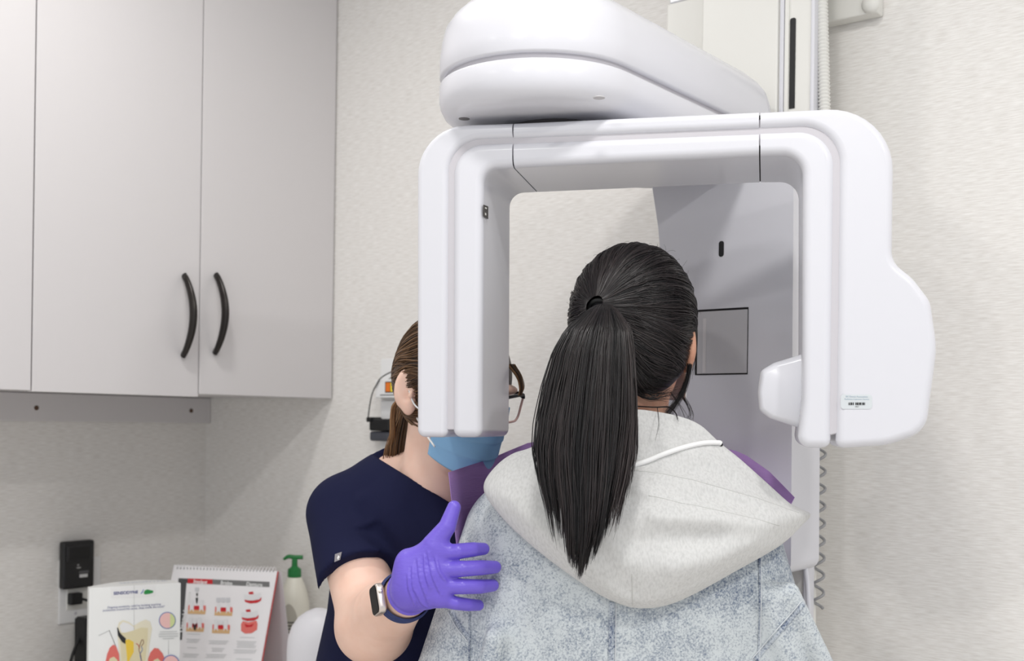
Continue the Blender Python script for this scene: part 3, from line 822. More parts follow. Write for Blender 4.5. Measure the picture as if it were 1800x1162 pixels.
# paper bib over the chest
BIB = mat('purple_paper', (166, 132, 190), 0.8, 0.2, bump=((30, 30, 420), 0.6, 0.0015))
V = []; fs = []; nu, nv = 40, 16
topz = [(-0.258, 1.327), (-0.20, 1.343), (-0.13, 1.372), (-0.06, 1.35), (0.05, 1.34), (0.14, 1.374), (0.20, 1.360), (0.235, 1.330), (0.268, 1.283)]
for i in range(nu):
    dx = -0.258 + 0.517 * i / (nu - 1)
    zt = np.interp(dx, [p[0] for p in topz], [p[1] for p in topz])
    for j in range(nv):
        v = j / (nv - 1)
        yy = PY + 0.03 + 0.185 * max(0.0, 1 - (abs(dx) / (0.262 if dx < 0 else 0.275)) ** 2.2) ** 0.5 + 0.03 * v - 0.09 * max(0, (-dx - 0.17) / 0.09) - 0.09 * max(0, (dx - 0.10) / 0.15)
        V.append((PX + dx * (1 - 0.10 * v - 0.30 * v * max(0, (dx - 0.15) / 0.11)), yy, zt - (0.34 - 0.12 * abs(dx) / 0.26) * v))
for i in range(nu - 1):
    for j in range(nv - 1): fs.append([i * nv + j, (i + 1) * nv + j, (i + 1) * nv + j + 1, i * nv + j + 1])
bib = meshobj('paper_bib', pyd('paper_bib', V, fs), BIB, PAT, 180)
md = bib.modifiers.new('thick', 'SOLIDIFY'); md.thickness = 0.0015
# white face mask of the patient (only its edge shows by the cheek)
Rm = HR
V = []; fs = []
for i in range(25):
    az = -1.25 + 2.5 * i / 24
    for j in range(10):
        el = 0.05 - 1.15 * j / 9
        k = 0.07 + 0.03 * math.cos(az) ** 2
        l = np.array([math.sin(az) * 0.079, 0.02 + math.cos(az) * (0.098 + 0.012 * math.sin(math.pi * j / 9)), -0.02 + math.sin(el) * 0.10])
        V.append(np.array(HC) + Rm @ l)
for i in range(24):
    for j in range(9): fs.append([i * 10 + j, (i + 1) * 10 + j, (i + 1) * 10 + j + 1, i * 10 + j + 1])
mk = meshobj('face_mask', pyd('face_mask', V, fs), WHITE, PAT, 180); mk.modifiers.new('t', 'SOLIDIFY').thickness = 0.002

# ---- black hair, gathered in a ponytail
HAIRB = nmat_hair('black_hair', (15, 14, 16), (60, 52, 52), 0.38)
HE = np.array((0.094, 0.106, 0.112)); Hc = np.array((HC.x, HC.y, HC.z + 0.003))
tp = px(1058, 541, 1.60); tl = (np.array(tp) - Hc) / HE; tl[1] = -math.sqrt(max(0.05, 1 - tl[0] ** 2 - tl[2] ** 2)); Tn = tl / np.linalg.norm(tl)
S = SDF(Hc - 0.15, Hc + 0.15, 0.004)
S.ell(Hc + np.array((0, -0.002, 0.004)), HE * 0.985, None, 0.01)
S.ell(Hc + np.array((-0.004, -0.035, -0.055)), (0.070, 0.060, 0.055), None, 0.03)
S.ell(Hc + Tn * HE * 1.0, (0.014, 0.02, 0.010), None, 0.012)
fdir = HR @ np.array((0, 1, 0)); rdir = HR @ np.array((1, 0, 0))
S.ell(Hc + fdir * 0.115 - np.array((0, 0, 0.055)), (0.095, 0.080, 0.10), None, 0.01, True)
for s in (-1, 1):
    S.ell(Hc + rdir * s * 0.104 + fdir * 0.030 - np.array((0, 0, 0.066)), (0.040, 0.062, 0.060), None, 0.006, True)
HAIR = meshobj('hair', S.mesh('hair_cap'), HAIRB, PAT, 180)
bc = BVHTree.FromPolygons([v.co.copy() for v in HAIR.data.vertices], [tuple(p.vertices) for p in HAIR.data.polygons])
def scalp_strands(N, M, Hc, Tn, HE, bv, amax, name, m, parent, lift=0.004, rad=0.00075, tmul=1.0, bundle=0.16, gap=None):
    e1 = np.cross(Tn, (0, 0, 1.0)); e1 /= np.linalg.norm(e1); e2 = np.cross(e1, Tn)     # e1 right, e2 up
    paths = []; tones = []; rads = []
    for i in range(N):
        ph = random.uniform(0, 2 * math.pi); am = amax(ph)
        a0 = am * math.sqrt(random.uniform(0.12, 1.0)); ph2 = ph + random.gauss(0, 0.05)
        cl = math.sin(ph * 23) * 0.5 + math.sin(ph * 51 + 2) * 0.35
        ly = random.uniform(0, 1)
        pts = []
        for j in range(M):
            t = j / (M - 1); a = a0 + (bundle * 0.75 - a0) * t
            p_ = ph2 + (ph - ph2) * t + 0.05 * math.sin(3 * t * math.pi + ph * 9) * (1 - t)
            d = Tn * math.cos(a) + (e1 * math.cos(p_) + e2 * math.sin(p_)) * math.sin(a)
            d = d * HE; d /= np.linalg.norm(d)
            h = bv.ray_cast(Vector(Hc + d * 0.3), Vector(-d))
            base = np.array(h[0]) if h[0] is not None else Hc + d * 0.1
            up_ = lift * (0.15 + ly * 0.6 + 0.4 * cl * math.sin(math.pi * min(1, t * 1.1))) * (0.35 + 0.65 * math.sin(math.pi * (0.1 + 0.9 * t)) ) + 0.010 * max(0, t - 0.72) / 0.28
            pts.append(base + d * up_)
        paths.append(pts); tn = np.clip(random.gauss(0.30, 0.2) + 0.15 * cl, 0, 1) * tmul
        tones.append([tn] * M); rr_ = rad * random.uniform(0.6, 1.3)
        rads.append([rr_ * (0.35 + 0.65 * min(1, t * 4)) for t in np.linspace(0, 1, M)])
    return strands(name, np.array(paths), np.array(rads), m, parent, np.array(tones))
def amax_p(ph):
    u = math.sin(ph); r = -math.cos(ph)     # up, right
    return 1.15 + 0.75 * max(0, u) - 0.18 * max(0, -u) + (0.95 if r > 0 else 0.15) * abs(r)
o = scalp_strands(5200, 16, Hc, Tn, HE, bc, amax_p, 'hair_strands', HAIRB, None, 0.0065, 0.00075)
o['kind'] = 'stuff'; sub(o, HAIR)
# hair tie
tc_ = Hc + Tn * HE * 1.06; tn_ = Vector(Tn * HE).normalized()
tdir = (tn_ * 0.85 + Vector((0, 0, -0.35))).normalized()
ea = tdir.cross(UP).normalized(); eb = ea.cross(tdir)
HT = tube('hair_tie', [Vector(tc_) + ea * math.cos(a) * 0.0165 + eb * math.sin(a) * 0.0105 - tdir * 0.001 for a in np.linspace(0, 2 * math.pi, 33)[:-1]], 0.0036, mat('tie_black', (14, 14, 15), 0.7), None, 8, True)
sub(HT, HAIR)
# ponytail: centre line (px) with half width (px) and half depth (m)
pony = [(1061, 537, 1.572, 14, 0.009), (1060, 546, 1.556, 26, 0.015), (1052, 580, 1.532, 56, 0.028), (1044, 620, 1.520, 69, 0.031), (1038, 680, 1.508, 79, 0.033), (1033, 740, 1.498, 86, 0.033), (1030, 790, 1.490, 87, 0.031), (1030, 840, 1.482, 80, 0.028), (1030, 890, 1.474, 68, 0.025), (1028, 935, 1.468, 58, 0.020), (1024, 975, 1.466, 42, 0.014), (1019, 1020, 1.468, 22, 0.007)]
PC = np.array(pony)
CL = {}
def pony_strands(N, M):
    paths = []; tones = []; rads = []
    L = len(PC) - 1
    for i in range(N):
        a = random.uniform(0, 2 * math.pi); q = math.sqrt(random.uniform(0, 1)); lx, ly = q * math.cos(a), q * math.sin(a)
        # length: longest in the middle, ragged
        end = 1.0 - 0.26 * abs(lx) ** 1.5 - 0.05 * (lx > 0) * abs(lx) - abs(random.gauss(0, 0.11))
        if random.random() < 0.10: end -= random.uniform(0, 0.25)
        clump = math.sin(lx * 14 + 1.3) * 0.06 + math.sin(lx * 31 + ly * 4) * 0.05
        cid = (round(lx * 6), round(ly * 1.5)); end += CL.setdefault(cid, random.uniform(-0.10, 0.07))
        end = max(0.35, min(1.0 - abs(random.gauss(0, 0.05)) - 0.12 * abs(lx), end + clump)); wob = random.gauss(0, 0.05); ph = random.uniform(0, 6.28)
        lx2 = round(lx * 7 + math.sin(ly * 3)) / 7.0        # tips gather in locks
        pts = []
        for j in range(M):
            t = j / (M - 1) * end; u = t * L; k = min(int(u), L - 1); f = u - k
            row = PC[k] * (1 - f) + PC[k + 1] * f
            g = max(0, (j / (M - 1) - 0.55) / 0.45) ** 1.3 * 0.75
            w_ = row[3] if t < 0.62 else max(row[3], PC[7][3] * (1 - 0.45 * (t - 0.62) / 0.38) * 0.95)
            x = row[0] + ((lx * (1 - g) + lx2 * g) + wob * math.sin(t * 5 + ph)) * (row[3] * 0.6 + w_ * 0.4)
            p = np.array(px(x, row[1], row[2])); p[1] += ly * row[4]
            pts.append(p)
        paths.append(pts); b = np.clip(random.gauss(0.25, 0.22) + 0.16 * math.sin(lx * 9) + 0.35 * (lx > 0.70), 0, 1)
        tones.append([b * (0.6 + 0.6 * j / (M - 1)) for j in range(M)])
        r0 = 0.00072 * random.uniform(0.6, 1.3)
        rads.append([r0 * (1.0 if j < M - 4 else 0.25 + 0.75 * (M - 1 - j) / 4) for j in range(M)])
    return np.array(paths), np.array(rads), np.array(tones)
p_, r_, t_ = pony_strands(4600, 24)
PON = strands('ponytail', p_, r_, HAIRB, None, t_); PON['kind'] = 'stuff'; sub(PON, HAIR)
# loose strands: by the ear, at the nape and round the crown
loose = []; lr = []
def addl(line, n, spread, r=0.0005, M=18):
    base = spline([px(*p) for p in line], M)
    for i in range(n):
        o3 = np.array([random.gauss(0, spread) for _ in range(3)]); o4 = np.array([random.gauss(0, spread * 2.2) for _ in range(3)])
        loose.append([np.array(b) + o3 * (0.5 + 0.5 * j / M) + o4 * (j / M) ** 2 for j, b in enumerate(base)]); lr.append([r * (1 - 0.7 * j / (M - 1)) for j in range(M)])
addl([(1196, 490, 1.67), (1216, 545, 1.67), (1222, 590, 1.66), (1214, 632, 1.66), (1205, 676, 1.66), (1190, 705, 1.66), (1172, 729, 1.65)], 90, 0.0014)
addl([(1190, 475, 1.67), (1211, 530, 1.67), (1222, 580, 1.67), (1219, 622, 1.67), (1211, 655, 1.67)], 60, 0.0016)
addl([(1112, 714, 1.63), (1150, 716, 1.62), (1175, 716, 1.62), (1187, 726, 1.61), (1190, 737, 1.60)], 10, 0.0006)
addl([(1195, 690, 1.68), (1210, 712, 1.67), (1216, 730, 1.67), (1207, 742, 1.66)], 14, 0.0022, 0.0003)
addl([(1180, 690, 1.66), (1196, 715, 1.65), (1204, 738, 1.65)], 8, 0.0022, 0.0003)
addl([(1115, 690, 1.63), (1140, 700, 1.625), (1165, 695, 1.63), (1185, 688, 1.65)], 26, 0.003, 0.0004)
addl([(1120, 680, 1.63), (1150, 692, 1.63), (1180, 690, 1.65)], 30, 0.003, 0.0004)
addl([(1156, 716, 1.62), (1160, 745, 1.575), (1158, 775, 1.555)], 3, 0.0015, 0.0003)
for i in range(26):
    a = random.uniform(0.15, 2.9); d = np.array((math.cos(a), -0.25, math.sin(a))); b = Hc + d / np.linalg.norm(d / HE) * 1.02
    v = np.array((random.gauss(0, 1), random.gauss(0, 1), random.gauss(0, 0.5))); L = random.uniform(0.006, 0.02)
    dd = d / np.linalg.norm(d)
    loose.append([b + v / np.linalg.norm(v) * L * t + dd * (0.0045 * math.sin(t * 2.6)) for t in np.linspace(0, 1, 18)]); lr.append([0.00016] * 18)
lo2 = strands('loose_hair', np.array(loose), np.array(lr), HAIRB, None, np.full((len(loose), 18), 0.15)); lo2['kind'] = 'stuff'; sub(lo2, HAIR)

# ================================================================== THE OPERATOR
NAVY = mat('navy_cotton', (24, 27, 56), 0.85, 0.15, sheen=0.0, bump=((700, 700, 700), 0.25, 0.0008))
OH = px(796, 686, 1.86)                     # centre of the head
fw = np.array((0.66, -0.70, -0.27)); fw /= np.linalg.norm(fw)
rt = np.cross(fw, (0, 0, 1.0)); rt /= np.linalg.norm(rt); upv = np.cross(rt, fw)
OR3 = np.stack([rt, fw, upv], 1)            # columns right, forward, up
sh = px(604, 905, 1.93); el = px(654, 1098, 1.78); wr = px(722, 1040, 1.60)
OB = Vector((-0.20, 2.02, 0))
OPR = empty('person', OB, 'person in navy scrub top with purple glove, blue mask, glasses and wristwatch', 'person')
def ow(x, y, z): return np.array(OH) + OR3 @ np.array((x, y, z))
nkb = px(760, 870, 1.90)
S = SDF((-0.52, 1.50, 0.0), (0.12, 2.22, 1.60), 0.004)
head_sdf(S, OH, OR3, 1.04)
S.cone(px(750, 862, 1.92), px(640, 897, 1.96), 0.040, 0.036, 0.03)
S.cone(ow(0, -0.02, -0.05), nkb, 0.050, 0.056, 0.02)
ba = Vector((-0.15, 1.98, 1.24)); bb_ = Vector((-0.20, 2.04, 0.80))
S.chain([nkb, ba, (-0.18, 2.02, 1.05), bb_], [0.058, 0.122, 0.11, 0.13], 0.03)
S.chain([ba + Vector((-0.03, 0, 0.02)), sh], [0.08, 0.050], 0.04)
# right arm: shoulder, elbow, wrist
S.cone(sh, el, 0.051, 0.051, 0.02)
S.ell(np.array(el) + (0.006, -0.02, -0.006), (0.056, 0.06, 0.052), None, 0.02)
m1 = Vector(el) + (wr - el) * 0.35
S.chain([el, m1, wr], [0.048, 0.050, 0.029], 0.025)
pm = px(752, 1012, 1.585)
S.cone(wr, pm, 0.027, 0.026, 0.01)
# left arm, hanging behind the other person
S.chain([ba + Vector((0.03, 0.02, 0.02)), (0.0, 2.10, 1.23), (0.01, 2.15, 0.98), (-0.005, 2.13, 0.80)], [0.08, 0.055, 0.042, 0.028], 0.03)
S.chain([(-0.005, 2.13, 0.80), (-0.010, 2.12, 0.73)], [0.027, 0.026], 0.01)
for k in range(4):
    S.chain([(-0.010 + 0.014 * (k - 1.5), 2.12, 0.72), (-0.010 + 0.016 * (k - 1.5), 2.11, 0.665 + 0.008 * (k in (0, 3))), (-0.010 + 0.016 * (k - 1.5), 2.12, 0.635)], [0.009, 0.0085, 0.0075], 0.003)
S.chain([(-0.033, 2.12, 0.75), (-0.053, 2.11, 0.715), (-0.051, 2.105, 0.69)], [0.011, 0.010, 0.009], 0.004)
for s in (-1, 1):
    S.chain([(-0.20 + s * 0.08, 2.04, 0.84), (-0.20 + s * 0.085, 2.03, 0.45), (-0.20 + s * 0.09, 2.05, 0.09)], [0.08, 0.055, 0.036], 0.03)
    S.chain([(-0.20 + s * 0.09, 2.06, 0.05), (-0.20 + s * 0.095, 1.92, 0.04)], [0.034, 0.03], 0.02)
meshobj('body', S.mesh('operator_body'), SKIN2, OPR, 180)
EYEW = mat('eye_white', (235, 232, 228), 0.2); EYED = mat('eye_brown', (60, 40, 28), 0.15)
for s in (-1, 1):
    c = ow(s * 0.0325, 0.083, 0.004); ey = lathe('eyeball', c, Vector(fw), [(0.0005, -0.012)] + [(0.012 * math.sin(a), -0.012 * math.cos(a)) for a in np.linspace(0.3, 2.84, 10)] + [(0.0005, 0.012)], EYEW, OPR, 16, 180)
    sub(lathe('iris', c + fw * 0.0105, Vector(fw), [(0.0055, 0), (0.005, 0.0012), (0.001, 0.0018)], EYED, None, 14), ey)

# scrub top: trunk, short sleeve with an open cuff, V neck
S = SDF((-0.56, 1.74, 0.70), (0.16, 2.26, 1.42), 0.0045)
S.chain([ba + Vector((0, 0, -0.02)), (-0.18, 2.02, 1.05), (-0.205, 2.04, 0.86), (-0.21, 2.04, 0.76)], [0.150, 0.143, 0.16, 0.165], 0.05)
S.cone(px(706, 866, 1.93), px(612, 896, 1.93), 0.055, 0.056, 0.05)
S.cone(px(722, 866, 1.91), px(694, 866, 1.96), 0.044, 0.042, 0.04)
S.chain([px(690, 880, 1.93), px(730, 915, 1.90), px(790, 960, 1.88)], [0.055, 0.075, 0.085], 0.05)
S.chain([ba + Vector((0.03, 0.03, 0.02)), (0.0, 2.10, 1.24), (0.005, 2.125, 1.10)], [0.09, 0.07, 0.07], 0.04)
sd = (el - sh).normalized()
S2 = SDF((-0.56, 1.74, 0.70), (0.16, 2.26, 1.42), 0.0045)
S2.cone(sh, Vector(el) + sd * 0.02, 0.062, 0.074, 0.0)
cp = px(620, 1034, 1.855)
hem = lambda X, Y, Z: (X - cp.x) * sd.x + (Y - cp.y) * sd.y + (Z - cp.z) * sd.z
sl, X, Y, Z = S2._box((-9, -9, -9), (9, 9, 9))
S2.f[:] = np.maximum(S2.f, hem(X, Y, Z))
S2.cone(Vector(cp) - sd * 0.015, Vector(el) + sd * 0.02, 0.054, 0.062, 0.0, True)
h_ = np.clip(0.5 + 0.5 * (S.f - S2.f) / 0.025, 0, 1)
S.f[:] = S.f * (1 - h_) + S2.f * h_ - 0.025 * h_ * (1 - h_) * (hem(X, Y, Z) < -0.05)
# V neck: cut in front of the neck, above the straight edge of the V
va, vb = px(688, 820, 1.93), px(806, 893, 1.83)
vn = (vb - CAMP).cross(va - CAMP).normalized(); vn = vn if vn.z > 0 else -vn
cut = np.maximum(-((X - va.x) * vn.x + (Y - va.y) * vn.y + (Z - va.z) * vn.z), Y - 1.955)
S.f[:] = np.maximum(S.f, -cut)
for a, b, r in [(px(600, 905, 1.87), px(690, 960, 1.86), 0.005), (px(640, 880, 1.86), px(680, 985, 1.85), 0.006), (px(586, 900, 1.885), px(640, 918, 1.865), 0.004)]:
    S.cone(a, b, r, r, 0.02)
meshobj('scrub_top', S.mesh('scrub_top'), NAVY, OPR, 180)
# trousers and shoes below the frame
S = SDF((-0.46, 1.86, 0.02), (0.06, 2.24, 0.98), 0.006)
for s in (-1, 1): S.chain([(-0.20 + s * 0.085, 2.04, 0.84), (-0.20 + s * 0.09, 2.03, 0.45), (-0.20 + s * 0.095, 2.05, 0.10)], [0.11, 0.085, 0.07], 0.04)
meshobj('scrub_trousers', S.mesh('scrub_trousers'), NAVY, OPR, 180)
for s in (-1, 1):
    S = SDF((-0.20 + s * 0.095 - 0.08, 1.82, 0.0), (-0.20 + s * 0.095 + 0.08, 2.14, 0.16), 0.005)
    S.chain([(-0.20 + s * 0.09, 2.06, 0.055), (-0.20 + s * 0.095, 1.98, 0.052), (-0.20 + s * 0.10, 1.90, 0.044)], [0.046, 0.048, 0.04], 0.02)
    meshobj('shoe', S.mesh('shoe'), WHITE, OPR, 180)
# little grey tag with a white cross on the sleeve
st = bpy.data.objects['scrub_top'].data
bvs = BVHTree.FromPolygons([v.co.copy() for v in st.vertices], [tuple(p.vertices) for p in st.polygons])
def ons(x, y, off=0.0):
    d = ray(x, y).normalized(); h = bvs.ray_cast(CAMP, d)
    return (h[0] if h[0] is not None else px(x, y, 1.87)) - d * off
tg = prism('sleeve_tag', [ons(589, 974, 0.003), ons(601, 970, 0.003), ons(598, 984, 0.003), ons(588, 988, 0.003)], Vector((0, -0.0015, 0)), mat('tag_grey', (138, 134, 138), 0.6), OPR)
for q in ([(592.6, 980.0), (597.2, 978.0), (597.0, 980.0), (592.5, 982.0)], [(593.9, 977.0), (595.9, 976.2), (595.4, 983.6), (593.6, 984.4)]):
    sub(prism('tag_cross', [ons(x, y, 0.0056) for x, y in q], Vector((0, -0.0004, 0)), WHITE), tg)

# purple nitrile glove
GLOVE = mat('purple_nitrile', (112, 92, 205), 0.36, 0.5, bump=((90, 90, 260), 0.25, 0.002))
S = SDF((-0.20, 1.50, 1.06), (0.02, 1.70, 1.31), 0.0016)
def hp(x, y, Y): return px(x, y, Y)
S.cone(hp(724, 1039, 1.598), hp(736, 1030, 1.590), 0.0295, 0.0315, 0.008)
for (x, y, r) in ((766, 975, 0.0155), (767, 1002, 0.0165), (769, 1028, 0.0160), (770, 1048, 0.0140)):
    S.cone(hp(720, 1012 + (y - 1008) * 0.75, 1.588), hp(x, y, 1.580), 0.019, r, 0.018)
S.cone(hp(735, 1018, 1.580), hp(762, 1008, 1.572), 0.014, 0.012, 0.02)
fing = [[(770, 974, 1.578), (805, 969, 1.572), (832, 966, 1.584), (850, 965, 1.598)],
        [(770, 1002, 1.576), (812, 1000, 1.568), (846, 998, 1.580), (870, 997, 1.596)],
        [(772, 1030, 1.578), (812, 1031, 1.571), (844, 1031, 1.582), (866, 1029, 1.598)],
        [(772, 1053, 1.582), (800, 1060, 1.577), (822, 1063, 1.588), (841, 1064, 1.602)]]
frad = [(0.0114, 0.0108, 0.0102, 0.0086), (0.0116, 0.0110, 0.0105, 0.0090), (0.0113, 0.0107, 0.0102, 0.0088), (0.0104, 0.0095, 0.0090, 0.0078)]
for f_, r_ in zip(fing, frad): S.chain([hp(*p) for p in f_], r_, 0.005)
S.chain([hp(735, 1000, 1.588), hp(762, 958, 1.578), hp(786, 926, 1.576), hp(798, 892, 1.582)], [0.021, 0.0160, 0.0122, 0.0096], 0.010)
# knuckles
for x, y in ((772, 968), (772, 998), (775, 1027), (775, 1052)): S.ell(hp(x, y, 1.570), (0.009, 0.006, 0.009), None, 0.012)
# drawn creases over the back of the hand and at the finger joints
def crease(a, b, r=0.0016, k=0.004, sb=True): S.cone(a, b, r, r * 0.7, k, sb)
gme0 = S.mesh('g0'); bg = BVHTree.FromPolygons([v.co.copy() for v in gme0.vertices], [tuple(p.vertices) for p in gme0.polygons])
def ong(x, y, off=0.0):
    d = ray(x, y).normalized(); h = bg.ray_cast(CAMP, d)
    return (h[0] if h[0] is not None else px(x, y, 1.57)) - d * off
for ln in ([(722, 998), (723, 1030), (734, 1066)], [(731, 984), (736, 1022), (752, 1064)], [(743, 978), (744, 1005), (752, 1034)], [(749, 972), (757, 1012), (772, 1046)], [(728, 1040), (738, 1060), (752, 1070)], [(762, 980), (768, 1004), (780, 1022)], [(714, 1012), (716, 1036), (726, 1064)]):
    P = spline([Vector((x, y, 0)) for x, y in ln], 9)
    for i in range(8): S.cone(ong(P[i].x, P[i].y, 0.0004), ong(P[i + 1].x, P[i + 1].y, 0.0004), 0.0007, 0.0007, 0.0025, True)
    for i in range(8): S.cone(ong(P[i].x + 4, P[i].y, -0.0002), ong(P[i + 1].x + 4, P[i + 1].y, -0.0002), 0.0009, 0.0009, 0.003)
# rolled cuff
ax = (wr - el).normalized(); e1 = ax.cross(UP).normalized(); e2 = e1.cross(ax)
cc = hp(719, 1041, 1.603)
ringp = [cc + (e1 * math.cos(a) * 0.0305 + e2 * math.sin(a) * 0.0315) for a in np.linspace(0, 2 * math.pi, 49)]
S.chain(ringp, [0.0022] * len(ringp), 0.004)
meshobj('glove', S.mesh('glove'), GLOVE, OPR, 180)

# wristwatch
wa = (wr - el).normalized(); wc = Vector(el) + (wr - el) * 0.86
nrm = Vector((-0.86, -0.85, 0.10)); nrm = (nrm - wa * nrm.dot(wa)).normalized(); wy = nrm.cross(wa).normalized()
ALU = mat('watch_aluminium', (214, 204, 196), 0.3, 0.5, metal=0.8)
STRAP = mat('navy_strap', (40, 54, 104), 0.7, bump=((600, 600, 600), 0.4, 0.001))
WAT = tube('wristwatch', [wc + (nrm * math.cos(a) * 0.0375 + wy * math.sin(a) * 0.0355) for a in np.linspace(0, 2 * math.pi, 49)[:-1]], 0.0022, STRAP, OPR, 8, True)
V = []; fs = []
for i in range(48):
    a = 2 * math.pi * i / 48
    for (dr, dz) in ((0.0, -0.0105), (0.0022, -0.010), (0.0022, 0.010), (0.0, 0.0105), (-0.002, 0.0), ):
        V.append(wc + (nrm * math.cos(a) * (0.0365 + dr) + wy * math.sin(a) * (0.0345 + dr)) + wa * dz)
for i in range(48):
    for k in range(5): fs.append([i * 5 + k, i * 5 + (k + 1) % 5, ((i + 1) % 48) * 5 + (k + 1) % 5, ((i + 1) % 48) * 5 + k])
sub(meshobj('strap', pyd('strap', V, fs), STRAP, None, 40), WAT)
def wbox(name, hx, hy, z0, z1, r, m, bev):
    pts = [wc + wa * p.x + wy * p.y + nrm * z0 for p in rounded([(-hx, -hy, r), (hx, -hy, r), (hx, hy, r), (-hx, hy, r)], 6)]
    return sub(prism(name, pts, nrm * (z1 - z0), m, None, bev, 3), WAT)
wbox('watch_case', 0.0185, 0.0215, 0.034, 0.0455, 0.009, ALU, 0.003)
wbox('watch_screen', 0.0165, 0.0195, 0.044, 0.0462, 0.0075, mat('screen_black', (6, 6, 9), 0.35, 0.08), 0.0006)
crown = wc + wa * 0.0185 + wy * 0.008 + nrm * 0.040
sub(lathe('crown', crown, wa, [(0.003, 0), (0.003, 0.002), (0.002, 0.0026)], ALU, None, 14), WAT)

# face mask
MASKB = mat('blue_mask', (140, 185, 222), 0.8, 0.15)
V = []; fs = []; na, ne = 40, 49
for i in range(na):
    u = i / (na - 1) * 2 - 1
    for j in range(ne):
        v = j / (ne - 1)
        az = u * 1.18
        pl = 0.0050 * ((v * 4.0) % 1.0 - 0.5) * (1 - u * u) ** 0.5
        r = 0.113 + 0.014 * math.exp(-((v - 0.25) / 0.2) ** 2) * math.exp(-(u / 0.30) ** 2) + pl - 0.020 * (v - 0.55) * (v > 0.55)
        zl = 0.0 - 0.118 * v * (1 - 0.30 * u * u) - 0.012 * u * u
        V.append(ow(math.sin(az) * 0.080 * (1 - 0.12 * v), 0.008 + math.cos(az) * (r - 0.008), zl))
for i in range(na - 1):
    for j in range(ne - 1): fs.append([i * ne + j, (i + 1) * ne + j, (i + 1) * ne + j + 1, i * ne + j + 1])
mk2 = meshobj('face_mask', pyd('face_mask', V, fs), MASKB, OPR, 180); mk2.modifiers.new('t', 'SOLIDIFY').thickness = 0.0015
sub(tube('ear_loop', spline([px(764, 785, 1.770), px(752, 768, 1.785), px(742, 750, 1.80), px(733, 735, 1.815)], 12), 0.0016, WHITE, None, 6), mk2)
sub(tube('ear_loop', spline([ow(0.078, 0.030, -0.03), ow(0.084, 0.008, -0.02), ow(0.083, -0.022, 0.012)], 12), 0.0014, WHITE, None, 6), mk2)
# glasses
GBLK = mat('glasses_black', (16, 15, 16), 0.25); GPINK = mat('glasses_pink', (214, 176, 168), 0.3)
GL = tube('glasses', spline([ow(-0.010, 0.112, 0.012), ow(0, 0.115, 0.015), ow(0.010, 0.112, 0.012)], 9), 0.0022, GBLK, OPR, 8)
GLASS = bpy.data.materials.new('lens_glass'); GLASS.use_nodes = True
nt = GLASS.node_tree; nt.nodes.clear(); oo = nt.nodes.new('ShaderNodeOutputMaterial'); mx = nt.nodes.new('ShaderNodeMixShader'); tr = nt.nodes.new('ShaderNodeBsdfTransparent'); gl = nt.nodes.new('ShaderNodeBsdfGlossy')
gl.inputs['Roughness'].default_value = 0.02; mx.inputs[0].default_value = 0.06
nt.links.new(tr.outputs[0], mx.inputs[1]); nt.links.new(gl.outputs[0], mx.inputs[2]); nt.links.new(mx.outputs[0], oo.inputs[0])
for s in (-1, 1):
    pts = [(p.x, p.y) for p in rounded([(s * 0.010, 0.018, 0.008), (s * 0.066, 0.022, 0.006), (s * 0.060, -0.022, 0.014), (s * 0.014, -0.024, 0.014)], 8)]
    P3 = [ow(x, 0.112 - 3.4 * x * x, z) for x, z in pts]
    n_ = len(P3); top_ = [P3[i] for i in range(n_)]
    up_i = [i for i in range(n_) if pts[i][1] > -0.004]; lo_i = [i for i in range(n_) if pts[i][1] <= -0.002]
    sub(tube('rim', P3, 0.0019, GPINK, None, 8, True), GL)
    seq = sorted(up_i)
    sub(tube('rim_top', [ow(x, 0.1125 - 3.4 * x * x, z) for x, z in [pts[i] for i in seq]], 0.0030, GBLK, None, 8), GL)
    sub(meshobj('lens', pyd('lens', P3, [list(range(n_))]), GLASS, None), GL)
    sub(tube('temple', spline([ow(s * 0.066, 0.097, 0.018), ow(s * 0.078, 0.05, 0.016), ow(s * 0.082, -0.01, 0.012), ow(s * 0.080, -0.035, -0.01)], 20), 0.0026, GBLK, None, 8, flat=1.6), GL)

# brown hair tied low at the back
HAIRN = nmat_hair('brown_hair', (52, 36, 26), (150, 112, 76), 0.42)
HAIRN_E = np.array((0.090, 0.110, 0.108))
S = SDF(np.array(OH) - 0.17, np.array(OH) + 0.17, 0.004)
S.ell(ow(0, -0.006, 0.022), HAIRN_E * 0.97, OR3, 0.01)
S.ell(ow(0, 0.118, -0.050), (0.074, 0.070, 0.10), OR3, 0.01, True)
S.ell(ow(0, 0.10, -0.09), (0.12, 0.09, 0.085), OR3, 0.01, True)
for s in (-1, 1): S.ell(ow(s * 0.105, 0.012, -0.055), (0.036, 0.050, 0.075), OR3, 0.01, True)
S.ell(ow(0, -0.02, -0.13), (0.09, 0.09, 0.06), OR3, 0.01, True)
H2 = meshobj('hair', S.mesh('operator_hair_cap'), HAIRN, OPR, 180)
bc2 = BVHTree.FromPolygons([v.co.copy() for v in H2.data.vertices], [tuple(p.vertices) for p in H2.data.polygons])
Tn2 = OR3 @ np.array((0.25, -0.93, -0.30)); Tn2 /= np.linalg.norm(Tn2)
o = scalp_strands(2000, 14, ow(0, -0.006, 0.02), Tn2, np.array((0.1, 0.1, 0.1)), bc2, lambda ph: 1.75 + 0.2 * max(0, math.sin(ph)) - 0.25 * max(0, -math.sin(ph)), 'hair_strands', HAIRN, None, 0.006, 0.0009)
o['kind'] = 'stuff'; sub(o, H2)
